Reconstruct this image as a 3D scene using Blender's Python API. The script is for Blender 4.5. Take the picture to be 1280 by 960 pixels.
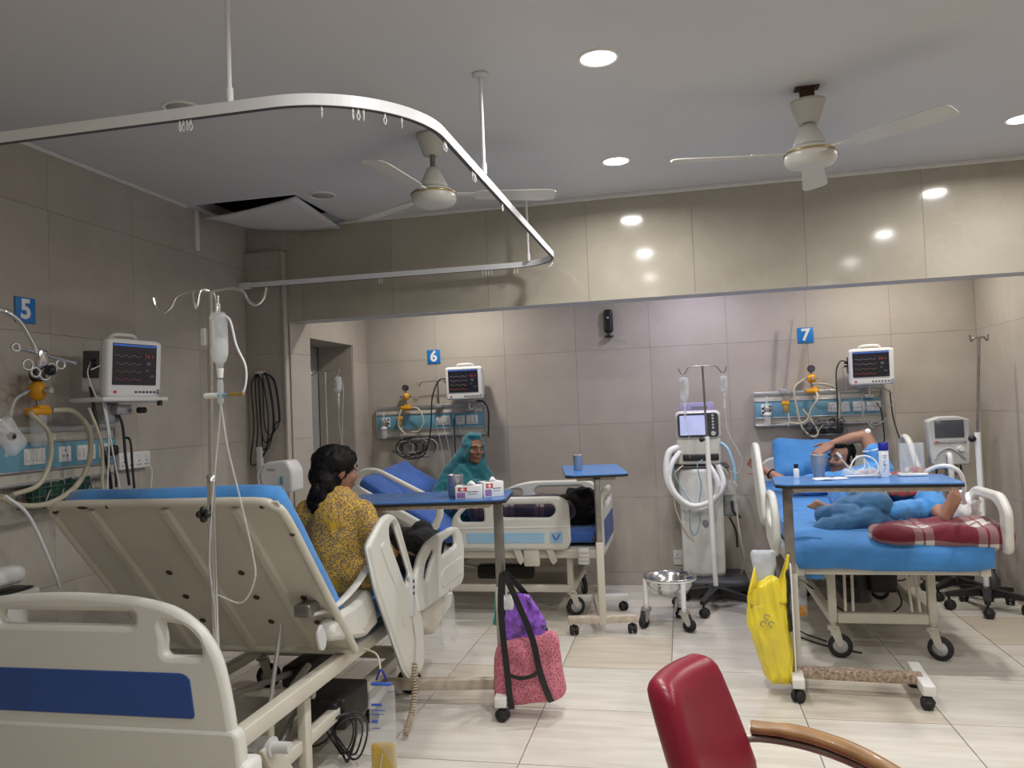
import bpy, bmesh, math, random
from mathutils import Vector as V, Matrix as M, noise as NZ
from mathutils.geometry import tessellate_polygon
for o in list(bpy.data.objects): bpy.data.objects.remove(o)
random.seed(7)
SC = bpy.context.scene
COL = SC.collection
PI = math.pi
R = math.radians
# ------------------------------------------------------------------ camera
def make_camera():
    yaw, pitch, roll = R(12.02), R(1.82), R(-2.312)
    f = V((-math.sin(yaw)*math.cos(pitch), math.cos(yaw)*math.cos(pitch), math.sin(pitch)))
    rt = V((math.cos(yaw), math.sin(yaw), 0)); up = rt.cross(f)
    r2 = rt*math.cos(roll)+up*math.sin(roll); u2 = -rt*math.sin(roll)+up*math.cos(roll)
    cd = bpy.data.cameras.new('camera'); cd.sensor_width = 36; cd.sensor_fit = 'HORIZONTAL'
    cd.lens = 981.94/1280*36; cd.clip_start = .05
    c = bpy.data.objects.new('camera', cd); COL.objects.link(c)
    m = M((r2, u2, -f)).transposed().to_4x4(); m.translation = V((0, 0, 1.45))
    c.matrix_world = m
    SC.camera = c
make_camera()
# ------------------------------------------------------------------ world, exposure
w = bpy.data.worlds.new('world'); SC.world = w; w.use_nodes = True
w.node_tree.nodes['Background'].inputs[0].default_value = (.9, .95, 1, 1)
w.node_tree.nodes['Background'].inputs[1].default_value = .05
SC.view_settings.view_transform = 'Standard'; SC.view_settings.look = 'None'
SC.view_settings.gamma = 1; SC.view_settings.use_curve_mapping = False
SC.view_settings.exposure = 0.0
LAMP_W = 15.0          # watts of one ceiling downlight
# ------------------------------------------------------------------ materials
MT = {}
def newmat(name):
    m = bpy.data.materials.new(name); m.use_nodes = True
    MT[name] = m
    nt = m.node_tree
    return m, nt, nt.nodes['Principled BSDF']
def N(nt, t, **kw):
    n = nt.nodes.new(t)
    for k, v in kw.items():
        if k.startswith('i_'): n.inputs[int(k[2:]) if k[2:].isdigit() else k[2:].replace('_', ' ')].default_value = v
        else: setattr(n, k, v)
    return n
def ramp(nt, stops, interp='LINEAR'):
    r = nt.nodes.new('ShaderNodeValToRGB'); cr = r.color_ramp; cr.interpolation = interp
    while len(cr.elements) < len(stops): cr.elements.new(.5)
    for e, (p, c) in zip(cr.elements, stops): e.position = p; e.color = (*c, 1)
    return r
def mat(name, c, rough=.5, metal=0, var=.08, scale=8, bump=0, bscale=60, spec=None, trans=0, alpha=1, coat=0, emit=0, ior=None, sheen=0):
    """plain procedural material: base colour broken up by noise, optional fine relief"""
    m, nt, b = newmat(name)
    tc = N(nt, 'ShaderNodeTexCoord')
    nz = N(nt, 'ShaderNodeTexNoise'); nz.inputs['Scale'].default_value = scale; nz.inputs['Detail'].default_value = 4
    nt.links.new(tc.outputs['Object'], nz.inputs['Vector'])
    d = [max(0, x*(1-var)) for x in c]; l = [min(1, x*(1+var)) for x in c]
    rp = ramp(nt, [(.3, d), (.7, l)])
    nt.links.new(nz.outputs['Fac'], rp.inputs[0]); nt.links.new(rp.outputs[0], b.inputs['Base Color'])
    b.inputs['Roughness'].default_value = rough; b.inputs['Metallic'].default_value = metal
    if spec is not None: b.inputs['Specular IOR Level'].default_value = spec
    if ior: b.inputs['IOR'].default_value = ior
    b.inputs['Transmission Weight'].default_value = trans
    b.inputs['Alpha'].default_value = alpha
    b.inputs['Coat Weight'].default_value = coat
    if sheen: b.inputs['Sheen Weight'].default_value = sheen
    if emit:
        nt.links.new(rp.outputs[0], b.inputs['Emission Color']); b.inputs['Emission Strength'].default_value = emit
    if bump:
        n2 = N(nt, 'ShaderNodeTexNoise'); n2.inputs['Scale'].default_value = bscale; n2.inputs['Detail'].default_value = 3
        nt.links.new(tc.outputs['Object'], n2.inputs['Vector'])
        bp = N(nt, 'ShaderNodeBump'); bp.inputs['Strength'].default_value = bump; bp.inputs['Distance'].default_value = .01
        nt.links.new(n2.outputs['Fac'], bp.inputs['Height']); nt.links.new(bp.outputs[0], b.inputs['Normal'])
    return m
def marble(name, c1, c2, vein, rough, scale=2.5, var=.1, coat=0):
    """glazed tile: soft clouds, thin light veins, small tone change from tile to tile"""
    m, nt, b = newmat(name)
    tc = N(nt, 'ShaderNodeTexCoord'); oi = N(nt, 'ShaderNodeObjectInfo')
    add = N(nt, 'ShaderNodeVectorMath', operation='ADD')
    mul = N(nt, 'ShaderNodeMath', operation='MULTIPLY'); mul.inputs[1].default_value = 37
    nt.links.new(oi.outputs['Random'], mul.inputs[0])
    nt.links.new(tc.outputs['Object'], add.inputs[0]); nt.links.new(mul.outputs[0], add.inputs[1])
    nz = N(nt, 'ShaderNodeTexNoise'); nz.inputs['Scale'].default_value = scale; nz.inputs['Detail'].default_value = 6
    nz.inputs['Distortion'].default_value = .6
    nt.links.new(add.outputs[0], nz.inputs['Vector'])
    r1 = ramp(nt, [(.3, c1), (.7, c2)]); nt.links.new(nz.outputs['Fac'], r1.inputs[0])
    n2 = N(nt, 'ShaderNodeTexNoise'); n2.inputs['Scale'].default_value = scale*1.4; n2.inputs['Detail'].default_value = 3
    n2.inputs['Distortion'].default_value = 1.6
    nt.links.new(add.outputs[0], n2.inputs['Vector'])
    r2 = ramp(nt, [(.47, (0, 0, 0)), (.5, (1, 1, 1)), (.53, (0, 0, 0))]); nt.links.new(n2.outputs['Fac'], r2.inputs[0])
    vf = N(nt, 'ShaderNodeMath', operation='MULTIPLY'); vf.inputs[1].default_value = .14
    nt.links.new(r2.outputs[0], vf.inputs[0])
    mx = N(nt, 'ShaderNodeMixRGB'); mx.inputs[2].default_value = (*vein, 1)
    nt.links.new(vf.outputs[0], mx.inputs[0]); nt.links.new(r1.outputs[0], mx.inputs[1])
    hs = N(nt, 'ShaderNodeHueSaturation')
    mr = N(nt, 'ShaderNodeMapRange'); mr.inputs[3].default_value = 1-var; mr.inputs[4].default_value = 1+var
    nt.links.new(oi.outputs['Random'], mr.inputs[0]); nt.links.new(mr.outputs[0], hs.inputs['Value'])
    nt.links.new(mx.outputs[0], hs.inputs['Color']); nt.links.new(hs.outputs[0], b.inputs['Base Color'])
    b.inputs['Roughness'].default_value = rough; b.inputs['Coat Weight'].default_value = coat
    return m
marble('wall_tile', (.43, .385, .335), (.49, .445, .39), (.56, .52, .46), .16, 2.2, .02)
marble('beam_tile', (.40, .365, .295), (.46, .425, .35), (.55, .51, .43), .10, 2.6, .03)
def floor_tile_mat():
    m, nt, b = newmat('floor_tile')
    tc = N(nt, 'ShaderNodeTexCoord'); oi = N(nt, 'ShaderNodeObjectInfo')
    mul = N(nt, 'ShaderNodeMath', operation='MULTIPLY'); mul.inputs[1].default_value = 53
    nt.links.new(oi.outputs['Random'], mul.inputs[0])
    add = N(nt, 'ShaderNodeVectorMath', operation='ADD')
    nt.links.new(tc.outputs['Object'], add.inputs[0]); nt.links.new(mul.outputs[0], add.inputs[1])
    mp = N(nt, 'ShaderNodeMapping'); mp.inputs['Scale'].default_value = (1.2, 9, 1)
    nt.links.new(add.outputs[0], mp.inputs[0])
    nz = N(nt, 'ShaderNodeTexNoise'); nz.inputs['Scale'].default_value = 2.2; nz.inputs['Detail'].default_value = 7; nz.inputs['Distortion'].default_value = .4
    nt.links.new(mp.outputs[0], nz.inputs['Vector'])
    r1 = ramp(nt, [(.3, (.60, .56, .49)), (.55, (.70, .665, .60)), (.8, (.76, .73, .67))]); nt.links.new(nz.outputs['Fac'], r1.inputs[0])
    # a few tiles come from a browner batch
    r2 = ramp(nt, [(0, (1, 1, 1)), (.8, (1, 1, 1)), (.86, (.86, .81, .74)), (1, (.90, .86, .80))]); nt.links.new(oi.outputs['Random'], r2.inputs[0])
    mx = N(nt, 'ShaderNodeMixRGB', blend_type='MULTIPLY'); mx.inputs[0].default_value = 1
    nt.links.new(r1.outputs[0], mx.inputs[1]); nt.links.new(r2.outputs[0], mx.inputs[2])
    nt.links.new(mx.outputs[0], b.inputs['Base Color']); b.inputs['Roughness'].default_value = .28
floor_tile_mat()
mat('grout', (.22, .19, .16), .9)
mat('wall_grout', (.40, .355, .30), .7)
mat('ceiling_paint', (.61, .615, .63), .75, var=.02, scale=2)
mat('trim_white', (.72, .71, .69), .6, var=.04)
mat('soffit_paint', (.50, .50, .52), .6, var=.04)
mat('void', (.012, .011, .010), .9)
mat('cream', (.585, .555, .475), .38, var=.05, scale=5)
mat('abs_cream', (.65, .645, .595), .35, var=.03, scale=4)
mat('abs_white', (.74, .73, .70), .35, var=.03, scale=4)
mat('white_plastic', (.78, .78, .76), .35, var=.02)
mat('white_paint', (.86, .87, .89), .4, var=.03)
mat('grey_plastic', (.36, .37, .38), .45, var=.05)
mat('light_grey', (.58, .59, .59), .4, var=.04)
mat('dark_grey', (.06, .06, .065), .5, var=.1)
mat('black', (.012, .012, .013), .45, var=.1)
mat('rubber', (.02, .02, .021), .7, var=.15)
mat('tumbler_steel', (.40, .40, .40), .28, .6, var=.05)
mat('rusty_bar', (.36, .27, .20), .7, var=.62, scale=70)
mat('bag_film', (.85, .88, .92), .12, var=.05, alpha=.22, bump=.5, bscale=30)
mat('chrome', (.70, .70, .70), .16, 1, var=.03)
mat('steel', (.62, .61, .60), .36, .9, var=.06, scale=20)
mat('dark_steel', (.30, .285, .265), .4, .9, var=.2, scale=14)
mat('aluminium', (.55, .55, .56), .35, .9, var=.05)
mat('blue_panel', (.022, .075, .29), .4, var=.03)
mat('sky_panel', (.33, .55, .74), .35, var=.03)
mat('trunk_blue', (.16, .37, .49), .4, var=.10, scale=14)
mat('table_blue_glare', (.085, .27, .66), .22, var=.04)  # lightened so the colour carries the grazing reflection of lights and wall
mat('table_blue_plain', (.045, .155, .44), .25, var=.05)  # darker copy of the table blue, without the painted reflection
mat('sheet_blue', (.045, .225, .56), .75, var=.12, scale=10, bump=.25, bscale=25, sheen=.2)
mat('sheet_royal', (.035, .115, .42), .78, var=.12, scale=10, bump=.25, bscale=22, sheen=.2)
mat('gown_blue', (.055, .26, .62), .8, var=.14, scale=12, bump=.35, bscale=30, sheen=.2)
mat('trouser_blue', (.025, .11, .24), .8, var=.15, scale=12, bump=.35, bscale=30, sheen=.2)
mat('teal_cloth', (.010, .135, .165), .85, var=.18, scale=9, bump=.4, bscale=24, sheen=.3)
mat('navy_cloth', (.014, .014, .03), .9, var=.4, scale=12, bump=.6, bscale=26)
mat('black_cloth', (.006, .006, .007), .9, var=.4, scale=12, bump=.6, bscale=30)
mat('red_leather', (.23, .009, .028), .33, var=.06, scale=18, bump=.05, bscale=220)
mat('blue_leather', (.02, .12, .35), .4, var=.06)
mat('yellow_plastic', (.78, .36, .01), .35, var=.05)
mat('brass', (.45, .30, .08), .4, .6, var=.15)
mat('tube_clear', (.75, .78, .78), .15, var=.02, alpha=.42)
mat('tube_beige', (.62, .56, .42), .3, var=.08, alpha=.85)
mat('tube_white', (.78, .79, .80), .35, var=.03)
mat('cable_grey', (.42, .42, .41), .5, var=.05)
mat('clear_plastic', (.82, .86, .88), .08, var=.02, alpha=.30)
mat('clear_film', (.85, .88, .90), .12, var=.05, alpha=.34, bump=.6, bscale=30)
mat('packet_film', (.72, .78, .86), .2, var=.08, alpha=.72, bump=.9, bscale=26)
mat('white_film', (.86, .87, .88), .3, var=.05, bump=.8, bscale=28)
mat('urine', (.62, .42, .06), .1, var=.04, alpha=.8)
mat('amber', (.55, .24, .02), .1, var=.04, alpha=.85)
mat('saline', (.88, .92, .95), .05, var=.02, alpha=.30)
mat('screen_glass', (.035, .034, .042), .12, var=.03)
mat('screen_dark', (.022, .022, .03), .15, var=.03)
mat('screen_grey', (.085, .09, .11), .2, var=.03)
mat('screen_lit', (.42, .47, .72), .3, var=.15, scale=5, emit=.55)
mat('trace_red', (.40, .05, .05), .5, emit=.18)
mat('trace_white', (.22, .22, .24), .5, emit=.08)
mat('trace_blue', (.05, .15, .6), .5, emit=.2)
mat('trace_yellow', (.20, .18, .08), .5, emit=.08)
mat('sign_blue', (.012, .20, .58), .4, var=.03)
mat('sign_white', (.88, .88, .88), .5, var=.02)
mat('red_print', (.62, .04, .035), .5, var=.05)
mat('purple_print', (.30, .16, .36), .5, var=.2, scale=30)
mat('ink_blue', (.05, .12, .55), .5, var=.05)
mat('ink_grey', (.22, .22, .24), .6, var=.05)
mat('paper', (.80, .80, .78), .7, var=.03)
mat('wood', (.30, .165, .07), .35, var=.25, scale=14, coat=.2)
mat('rust_cream', (.52, .45, .36), .5, var=.2, scale=26)
mat('rust_hole_dark', (.07, .03, .018), .8, var=.3, scale=30)
mat('fan_white', (.62, .61, .56), .35, var=.05)
mat('gold_trim', (.42, .33, .16), .35, .7, var=.1)
mat('skin_brown', (.26, .125, .075), .55, var=.1, scale=14)
mat('skin_pale', (.34, .175, .115), .55, var=.1, scale=14)
mat('skin_old', (.27, .13, .072), .6, var=.14, scale=22, bump=.3, bscale=90)
mat('hair', (.004, .0035, .0035), .6, spec=.2, var=.4, scale=25, bump=.5, bscale=70)
mat('hair_grey', (.05, .045, .042), .6, var=.5, scale=60)
mat('eye_white', (.6, .56, .5), .3)
mat('iris', (.02, .01, .008), .2)
mat('lip', (.22, .075, .06), .5)
mat('nail_pink', (.7, .12, .25), .3)
mat('purple_pack', (.24, .09, .50), .16, var=.65, scale=26, bump=1.0, bscale=30)
mat('green_pack', (.02, .35, .30), .25, var=.2, scale=18, bump=.5, bscale=22)
mat('cap_blue', (.012, .018, .30), .4)
mat('bottle_white', (.80, .82, .84), .3)
mat('violet_box', (.40, .36, .62), .5, var=.06)
mat('drape', (.66, .66, .63), .7, var=.07, scale=5, bump=.3, bscale=14)
mat('lens_black', (.01, .01, .011), .12)
mat('red_ball', (.7, .05, .04), .35)
mat('orange_ball', (.8, .32, .03), .35)
mat('white_ball', (.8, .8, .75), .35)
mat('wire_basket', (.20, .20, .20), .4, .8)
mat('green_cloth', (.02, .075, .055), .9, var=.5, scale=25)
mat('beige_coil', (.50, .42, .30), .5, var=.1)
def plaid(name, base, light, dark, sx, sy, red=None, axes=(0, 1)):
    """woven check: bands in two directions"""
    m, nt, b = newmat(name)
    tc = N(nt, 'ShaderNodeTexCoord'); sp = N(nt, 'ShaderNodeSeparateXYZ'); nt.links.new(tc.outputs['Object'], sp.inputs[0])
    facs = []
    dt = N(nt, 'ShaderNodeVectorMath', operation='DOT_PRODUCT'); dt.inputs[1].default_value = (0, 1, -1.1)
    nt.links.new(tc.outputs['Object'], dt.inputs[0])
    for ax, s in zip(axes, (sx, sy)):
        mu = N(nt, 'ShaderNodeMath', operation='MULTIPLY'); mu.inputs[1].default_value = s
        nt.links.new(sp.outputs[0] if ax == 0 else dt.outputs['Value'], mu.inputs[0])
        fr = N(nt, 'ShaderNodeMath', operation='FRACT'); nt.links.new(mu.outputs[0], fr.inputs[0])
        rp = ramp(nt, [(0, (0, 0, 0)), (.48, (.5, .5, .5)), (.62, (0, 0, 0)), (.66, (.5, .5, .5)), (.80, (0, 0, 0))], 'CONSTANT')
        nt.links.new(fr.outputs[0], rp.inputs[0]); facs.append(rp)
    ad = N(nt, 'ShaderNodeMixRGB', blend_type='ADD'); ad.inputs[0].default_value = 1
    nt.links.new(facs[0].outputs[0], ad.inputs[1]); nt.links.new(facs[1].outputs[0], ad.inputs[2])
    rc = ramp(nt, [(0, base), (.5, dark), (1, light)]); nt.links.new(ad.outputs[0], rc.inputs[0])
    nz = N(nt, 'ShaderNodeTexNoise'); nz.inputs['Scale'].default_value = 160
    bp = N(nt, 'ShaderNodeBump'); bp.inputs['Strength'].default_value = .3; bp.inputs['Distance'].default_value = .004
    nt.links.new(tc.outputs['Object'], nz.inputs['Vector']); nt.links.new(nz.outputs['Fac'], bp.inputs['Height'])
    nt.links.new(bp.outputs[0], b.inputs['Normal']); nt.links.new(rc.outputs[0], b.inputs['Base Color'])
    b.inputs['Roughness'].default_value = .9; b.inputs['Sheen Weight'].default_value = .3
plaid('red_plaid', (.165, .008, .024), (.58, .57, .52), (.25, .12, .13), 3.4, 3.4)
plaid('scarf_plaid', (.28, .02, .03), (.62, .56, .44), (.06, .04, .035), 16, 16)
plaid('navy_plaid', (.012, .010, .030), (.26, .20, .20), (.05, .03, .05), 4.5, 4.5)
def speckle(name, base, dots, third, scale, thr, rough=.8, big=None):
    m, nt, b = newmat(name)
    tc = N(nt, 'ShaderNodeTexCoord')
    vo = N(nt, 'ShaderNodeTexVoronoi'); vo.inputs['Scale'].default_value = scale; vo.inputs['Randomness'].default_value = 1
    nt.links.new(tc.outputs['Object'], vo.inputs['Vector'])
    rp = ramp(nt, [(0, dots), (thr, dots), (thr+.08, base), (1, base)]); nt.links.new(vo.outputs['Distance'], rp.inputs[0])
    nz = N(nt, 'ShaderNodeTexNoise'); nz.inputs['Scale'].default_value = scale*.16 if not big else big; nz.inputs['Detail'].default_value = 2
    nt.links.new(tc.outputs['Object'], nz.inputs['Vector'])
    r2 = ramp(nt, [(.60, (0, 0, 0)), (.68, (1, 1, 1))]); nt.links.new(nz.outputs['Fac'], r2.inputs[0])
    mx = N(nt, 'ShaderNodeMixRGB'); mx.inputs[2].default_value = (*third, 1)
    nt.links.new(r2.outputs[0], mx.inputs[0]); nt.links.new(rp.outputs[0], mx.inputs[1])
    nt.links.new(mx.outputs[0], b.inputs['Base Color']); b.inputs['Roughness'].default_value = rough
speckle('kurta_yellow', (.62, .38, .045), (.17, .12, .10), (.66, .37, .012), 140, .465, big=9)
speckle('bag_pink', (.62, .21, .27), (.33, .05, .09), (.64, .24, .29), 130, .36, big=10)
def bag_yellow():
    m, nt, b = newmat('bag_yellow')
    tc = N(nt, 'ShaderNodeTexCoord'); nz = N(nt, 'ShaderNodeTexNoise'); nz.inputs['Scale'].default_value = 7
    nt.links.new(tc.outputs['Object'], nz.inputs['Vector'])
    rp = ramp(nt, [(.35, (.72, .58, .06)), (.6, (.85, .70, .05))]); nt.links.new(nz.outputs['Fac'], rp.inputs[0])
    nt.links.new(rp.outputs[0], b.inputs['Base Color']); b.inputs['Roughness'].default_value = .32
    b.inputs['Subsurface Weight'].default_value = .0
bag_yellow()
# ------------------------------------------------------------------ mesh helpers
def frame(d):
    d = d.normalized(); a = V((0, 0, 1)) if abs(d.z) < .95 else V((1, 0, 0))
    x = a.cross(d).normalized(); return x, d.cross(x)
def catmull(pts, n=6, closed=False):
    pts = [V(p) for p in pts]
    if len(pts) < 3: return pts
    out = []; L = len(pts)
    for i in range(L if closed else L-1):
        p0 = pts[(i-1) % L] if closed or i > 0 else pts[0]*2-pts[1]
        p1, p2 = pts[i], pts[(i+1) % L]
        p3 = pts[(i+2) % L] if closed or i+2 < L else pts[-1]*2-pts[-2]
        for k in range(n):
            t = k/n
            out.append(.5*((2*p1)+(p2-p0)*t+(2*p0-5*p1+4*p2-p3)*t*t+(3*p1-p0-3*p2+p3)*t**3))
    if not closed: out.append(pts[-1])
    return out
def rnd(pts, r, seg=5):
    """polygon with filleted corners"""
    n = len(pts); out = []
    for i in range(n):
        p = V(pts[i]).to_2d(); a = V(pts[i-1]).to_2d(); b = V(pts[(i+1) % n]).to_2d()
        rr = r[i] if isinstance(r, (list, tuple)) else r
        la, lb = (a-p).length, (b-p).length
        q = min(rr, la*.49, lb*.49)
        if q < 1e-5: out.append(p); continue
        s = p+(a-p)*(q/la); e = p+(b-p)*(q/lb)
        for k in range(seg+1):
            t = k/seg; out.append(s*(1-t)**2+p*2*t*(1-t)+e*t*t)
    return out
def rrect(x0, y0, x1, y1, r, seg=5): return rnd([(x0, y0), (x1, y0), (x1, y1), (x0, y1)], r, seg)
def inset(poly, d):
    n = len(poly); out = []
    area = sum(poly[i].x*poly[(i+1) % n].y-poly[(i+1) % n].x*poly[i].y for i in range(n))
    sg = 1 if area > 0 else -1
    for i in range(n):
        e1 = (poly[i]-poly[i-1]); e2 = (poly[(i+1) % n]-poly[i])
        if e1.length < 1e-7: e1 = e2
        if e2.length < 1e-7: e2 = e1
        n1 = V((-e1.y, e1.x)).normalized(); n2 = V((-e2.y, e2.x)).normalized()
        nn = (n1+n2); nn = nn.normalized() if nn.length > 1e-5 else n1
        c = max(.5, nn.dot(n1)); out.append(poly[i]+nn*(sg*d/c))
    return out
def rotm(rx=0, ry=0, rz=0): return M.Rotation(rz, 4, 'Z') @ M.Rotation(ry, 4, 'Y') @ M.Rotation(rx, 4, 'X')
def TR(x=0, y=0, z=0, rx=0, ry=0, rz=0): return M.Translation((x, y, z)) @ rotm(rx, ry, rz)
class MB:
    def __init__(s): s.v = []; s.f = []; s.s = []
    def add(s, vs, fs, m=None, smooth=False):
        o = len(s.v)
        s.v += [(m @ V(p)) if m is not None else V(p) for p in vs]
        for f in fs: s.f.append([i+o for i in f]); s.s.append(smooth)
        return s
    def box(s, c, d, bev=0, m=None, seg=2):
        hx, hy, hz = d[0]/2, d[1]/2, d[2]/2; c = V(c)
        T = M.Translation(c); T = m @ T if m is not None else T
        if bev <= 0:
            vs = [(x, y, z) for x in (-hx, hx) for y in (-hy, hy) for z in (-hz, hz)]
            return s.add(vs, [(0, 1, 3, 2), (4, 6, 7, 5), (0, 4, 5, 1), (2, 3, 7, 6), (0, 2, 6, 4), (1, 5, 7, 3)], T)
        bm = bmesh.new(); bmesh.ops.create_cube(bm, size=1)
        for q in bm.verts: q.co = V((q.co.x*d[0], q.co.y*d[1], q.co.z*d[2]))
        bmesh.ops.bevel(bm, geom=bm.edges[:], offset=min(bev, min(d)*.45), segments=seg, affect='EDGES', profile=.5)
        bm.verts.index_update()
        s.add([q.co.copy() for q in bm.verts], [[q.index for q in f.verts] for f in bm.faces], T, seg > 1); bm.free(); return s
    def cyl(s, p0, p1, r0, r1=None, n=12, cap=True, smooth=True):
        p0, p1 = V(p0), V(p1); r1 = r0 if r1 is None else r1
        x, y = frame(p1-p0); vs = []
        for p, r in ((p0, r0), (p1, r1)):
            for k in range(n): a = 2*PI*k/n; vs.append(p+(x*math.cos(a)+y*math.sin(a))*r)
        s.add(vs, [(k, (k+1) % n, n+(k+1) % n, n+k) for k in range(n)], None, smooth)
        if cap: s.add(vs, [list(range(n))[::-1], list(range(n, 2*n))])
        return s
    def tube(s, pts, r, n=8, res=6, spline=True, closed=False, flat=1.0, cap=True):
        P = catmull(pts, res, closed) if spline and len(pts) > 2 else [V(p) for p in pts]
        L = len(P); vs = []; x = None
        for i, p in enumerate(P):
            a = P[i-1] if i > 0 or closed else p; b = P[(i+1) % L] if i < L-1 or closed else p
            d = (b-a); d = d.normalized() if d.length > 1e-8 else V((0, 0, 1))
            if x is None: x, y = frame(d)
            else:
                x = x-d*x.dot(d); x = x.normalized() if x.length > 1e-6 else frame(d)[0]; y = d.cross(x)
            rr = r if not isinstance(r, (list, tuple)) else r[0]+(r[-1]-r[0])*i/max(1, L-1) if len(r) == 2 else r[min(len(r)-1, round(i*(len(r)-1)/max(1, L-1)))]
            for k in range(n): t = 2*PI*k/n; vs.append(p+x*math.cos(t)*rr+y*math.sin(t)*rr*flat)
        fs = []
        for i in range(L if closed else L-1):
            j = (i+1) % L
            for k in range(n): fs.append((i*n+k, i*n+(k+1) % n, j*n+(k+1) % n, j*n+k))
        s.add(vs, fs, None, True)
        if not closed and cap: s.add(vs, [list(range(n))[::-1], list(range((L-1)*n, L*n))])
        return s
    def lathe(s, prof, n=20, m=None, smooth=True):
        vs = []; L = len(prof)
        for r, z in prof:
            for k in range(n): a = 2*PI*k/n; vs.append((r*math.cos(a), r*math.sin(a), z))
        return s.add(vs, [(i*n+k, i*n+(k+1) % n, (i+1)*n+(k+1) % n, (i+1)*n+k) for i in range(L-1) for k in range(n)], m, smooth)
    def sph(s, c, r, m=None, nu=14, nv=9):
        if not isinstance(r, (tuple, list)): r = (r, r, r)
        vs = [(0, 0, r[2])]
        for j in range(1, nv):
            t = PI*j/nv
            for k in range(nu): a = 2*PI*k/nu; vs.append((r[0]*math.sin(t)*math.cos(a), r[1]*math.sin(t)*math.sin(a), r[2]*math.cos(t)))
        vs.append((0, 0, -r[2])); fs = [(0, 1+k, 1+(k+1) % nu) for k in range(nu)]
        for j in range(nv-2):
            for k in range(nu): a = 1+j*nu; fs.append((a+k, a+nu+k, a+nu+(k+1) % nu, a+(k+1) % nu))
        e = len(vs)-1; a = 1+(nv-2)*nu; fs += [(a+(k+1) % nu, a+k, e) for k in range(nu)]
        T = M.Translation(V(c)); T = T @ m if m is not None else T
        return s.add(vs, fs, T, True)
    def cap(s, p0, p1, r0, r1, n=12):
        """closed tapered capsule"""
        p0, p1 = V(p0), V(p1); d = (p1-p0); x, y = frame(d if d.length > 1e-6 else V((0, 0, 1))); d = d.normalized() if d.length > 1e-6 else V((0, 0, 1))
        rings = [(p0-d*r0*math.cos(t), r0*math.sin(t)) for t in (R(2), R(30), R(60), R(90))]+[(p1+d*r1*math.cos(t), r1*math.sin(t)) for t in (R(90), R(60), R(30), R(2))]
        vs = []
        for p, r in rings:
            for k in range(n): a = 2*PI*k/n; vs.append(p+(x*math.cos(a)+y*math.sin(a))*r)
        fs = [(i*n+k, i*n+(k+1) % n, (i+1)*n+(k+1) % n, (i+1)*n+k) for i in range(len(rings)-1) for k in range(n)]
        fs += [list(range(n))[::-1], list(range((len(rings)-1)*n, len(rings)*n))]
        return s.add(vs, fs, None, True)
    def panel(s, outs, t, bev=0, m=None, smooth=False):
        """flat plate in local XY with thickness t along Z (centred); outs[0] outline, the rest holes"""
        outs = [[V(p).to_2d() for p in o] for o in outs]
        def area(o): return sum(o[i].x*o[(i+1) % len(o)].y-o[(i+1) % len(o)].x*o[i].y for i in range(len(o)))
        outs = [o if (area(o) > 0) == (k == 0) else o[::-1] for k, o in enumerate(outs)]
        steps = [(0, 1)] if bev <= 0 else [(bev, 1), (bev*.3, .75), (0, 0)]
        def ins(o, k, d): return o if d == 0 else inset(o, d if k == 0 else -d)
        cap = [ins(o, k, steps[0][0]) for k, o in enumerate(outs)]
        flat = [p for o in cap for p in o]
        tri = tessellate_polygon([[V((p.x, p.y, 0)) for p in o] for o in cap])
        h = t/2
        def fix(t3):
            a, b, c = (flat[i] for i in t3); return t3 if (b-a).cross(c-a) > 0 else (t3[0], t3[2], t3[1])
        tri = [fix(q) for q in tri]
        s.add([(p.x, p.y, h) for p in flat], tri, m); s.add([(p.x, p.y, -h) for p in flat], [q[::-1] for q in tri], m)
        for k, o in enumerate(outs):
            n = len(o)
            if bev <= 0: lv = [(o, h), (o, -h)]
            else:
                lv = [(ins(o, k, d), h-bev*(1-zz)) for d, zz in steps]; lv += [(a, -z) for a, z in lv[::-1]]
            vs = [(p.x, p.y, z) for a, z in lv for p in a]
            s.add(vs, [(i*n+(q+1) % n, i*n+q, (i+1)*n+q, (i+1)*n+(q+1) % n) for i in range(len(lv)-1) for q in range(n)], m, bev > 0)
        return s
    def soft(s, c, d, r, n=(10, 10, 4), m=None, fn=None):
        """rounded cushion box on a dense grid; fn(p) -> p deforms the local point"""
        h = V(d)/2; r = min(r, min(h)*.98); idx = {}; vs = []; fs = []
        T = M.Translation(V(c)); T = m @ T if m is not None else T
        def key(i, j, k):
            q = (i, j, k)
            if q not in idx:
                p = V((h.x*(2*i/n[0]-1), h.y*(2*j/n[1]-1), h.z*(2*k/n[2]-1)))
                b = V([max(-(h[a]-r), min(h[a]-r, p[a])) for a in range(3)]); e = p-b
                if e.length > 1e-9: p = b+e.normalized()*r
                if fn: p = V(fn(p))
                idx[q] = len(vs); vs.append(p)
            return idx[q]
        for a in range(3):
            u, w_ = [(1, 2), (2, 0), (0, 1)][a]
            for side in (0, n[a]):
                for i in range(n[u]):
                    for j in range(n[w_]):
                        def at(x, y):
                            q = [0, 0, 0]; q[a] = side; q[u] = x; q[w_] = y; return key(*q)
                        f = (at(i, j), at(i+1, j), at(i+1, j+1), at(i, j+1)); fs.append(f if side else f[::-1])
        return s.add(vs, fs, T, True)
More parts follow.
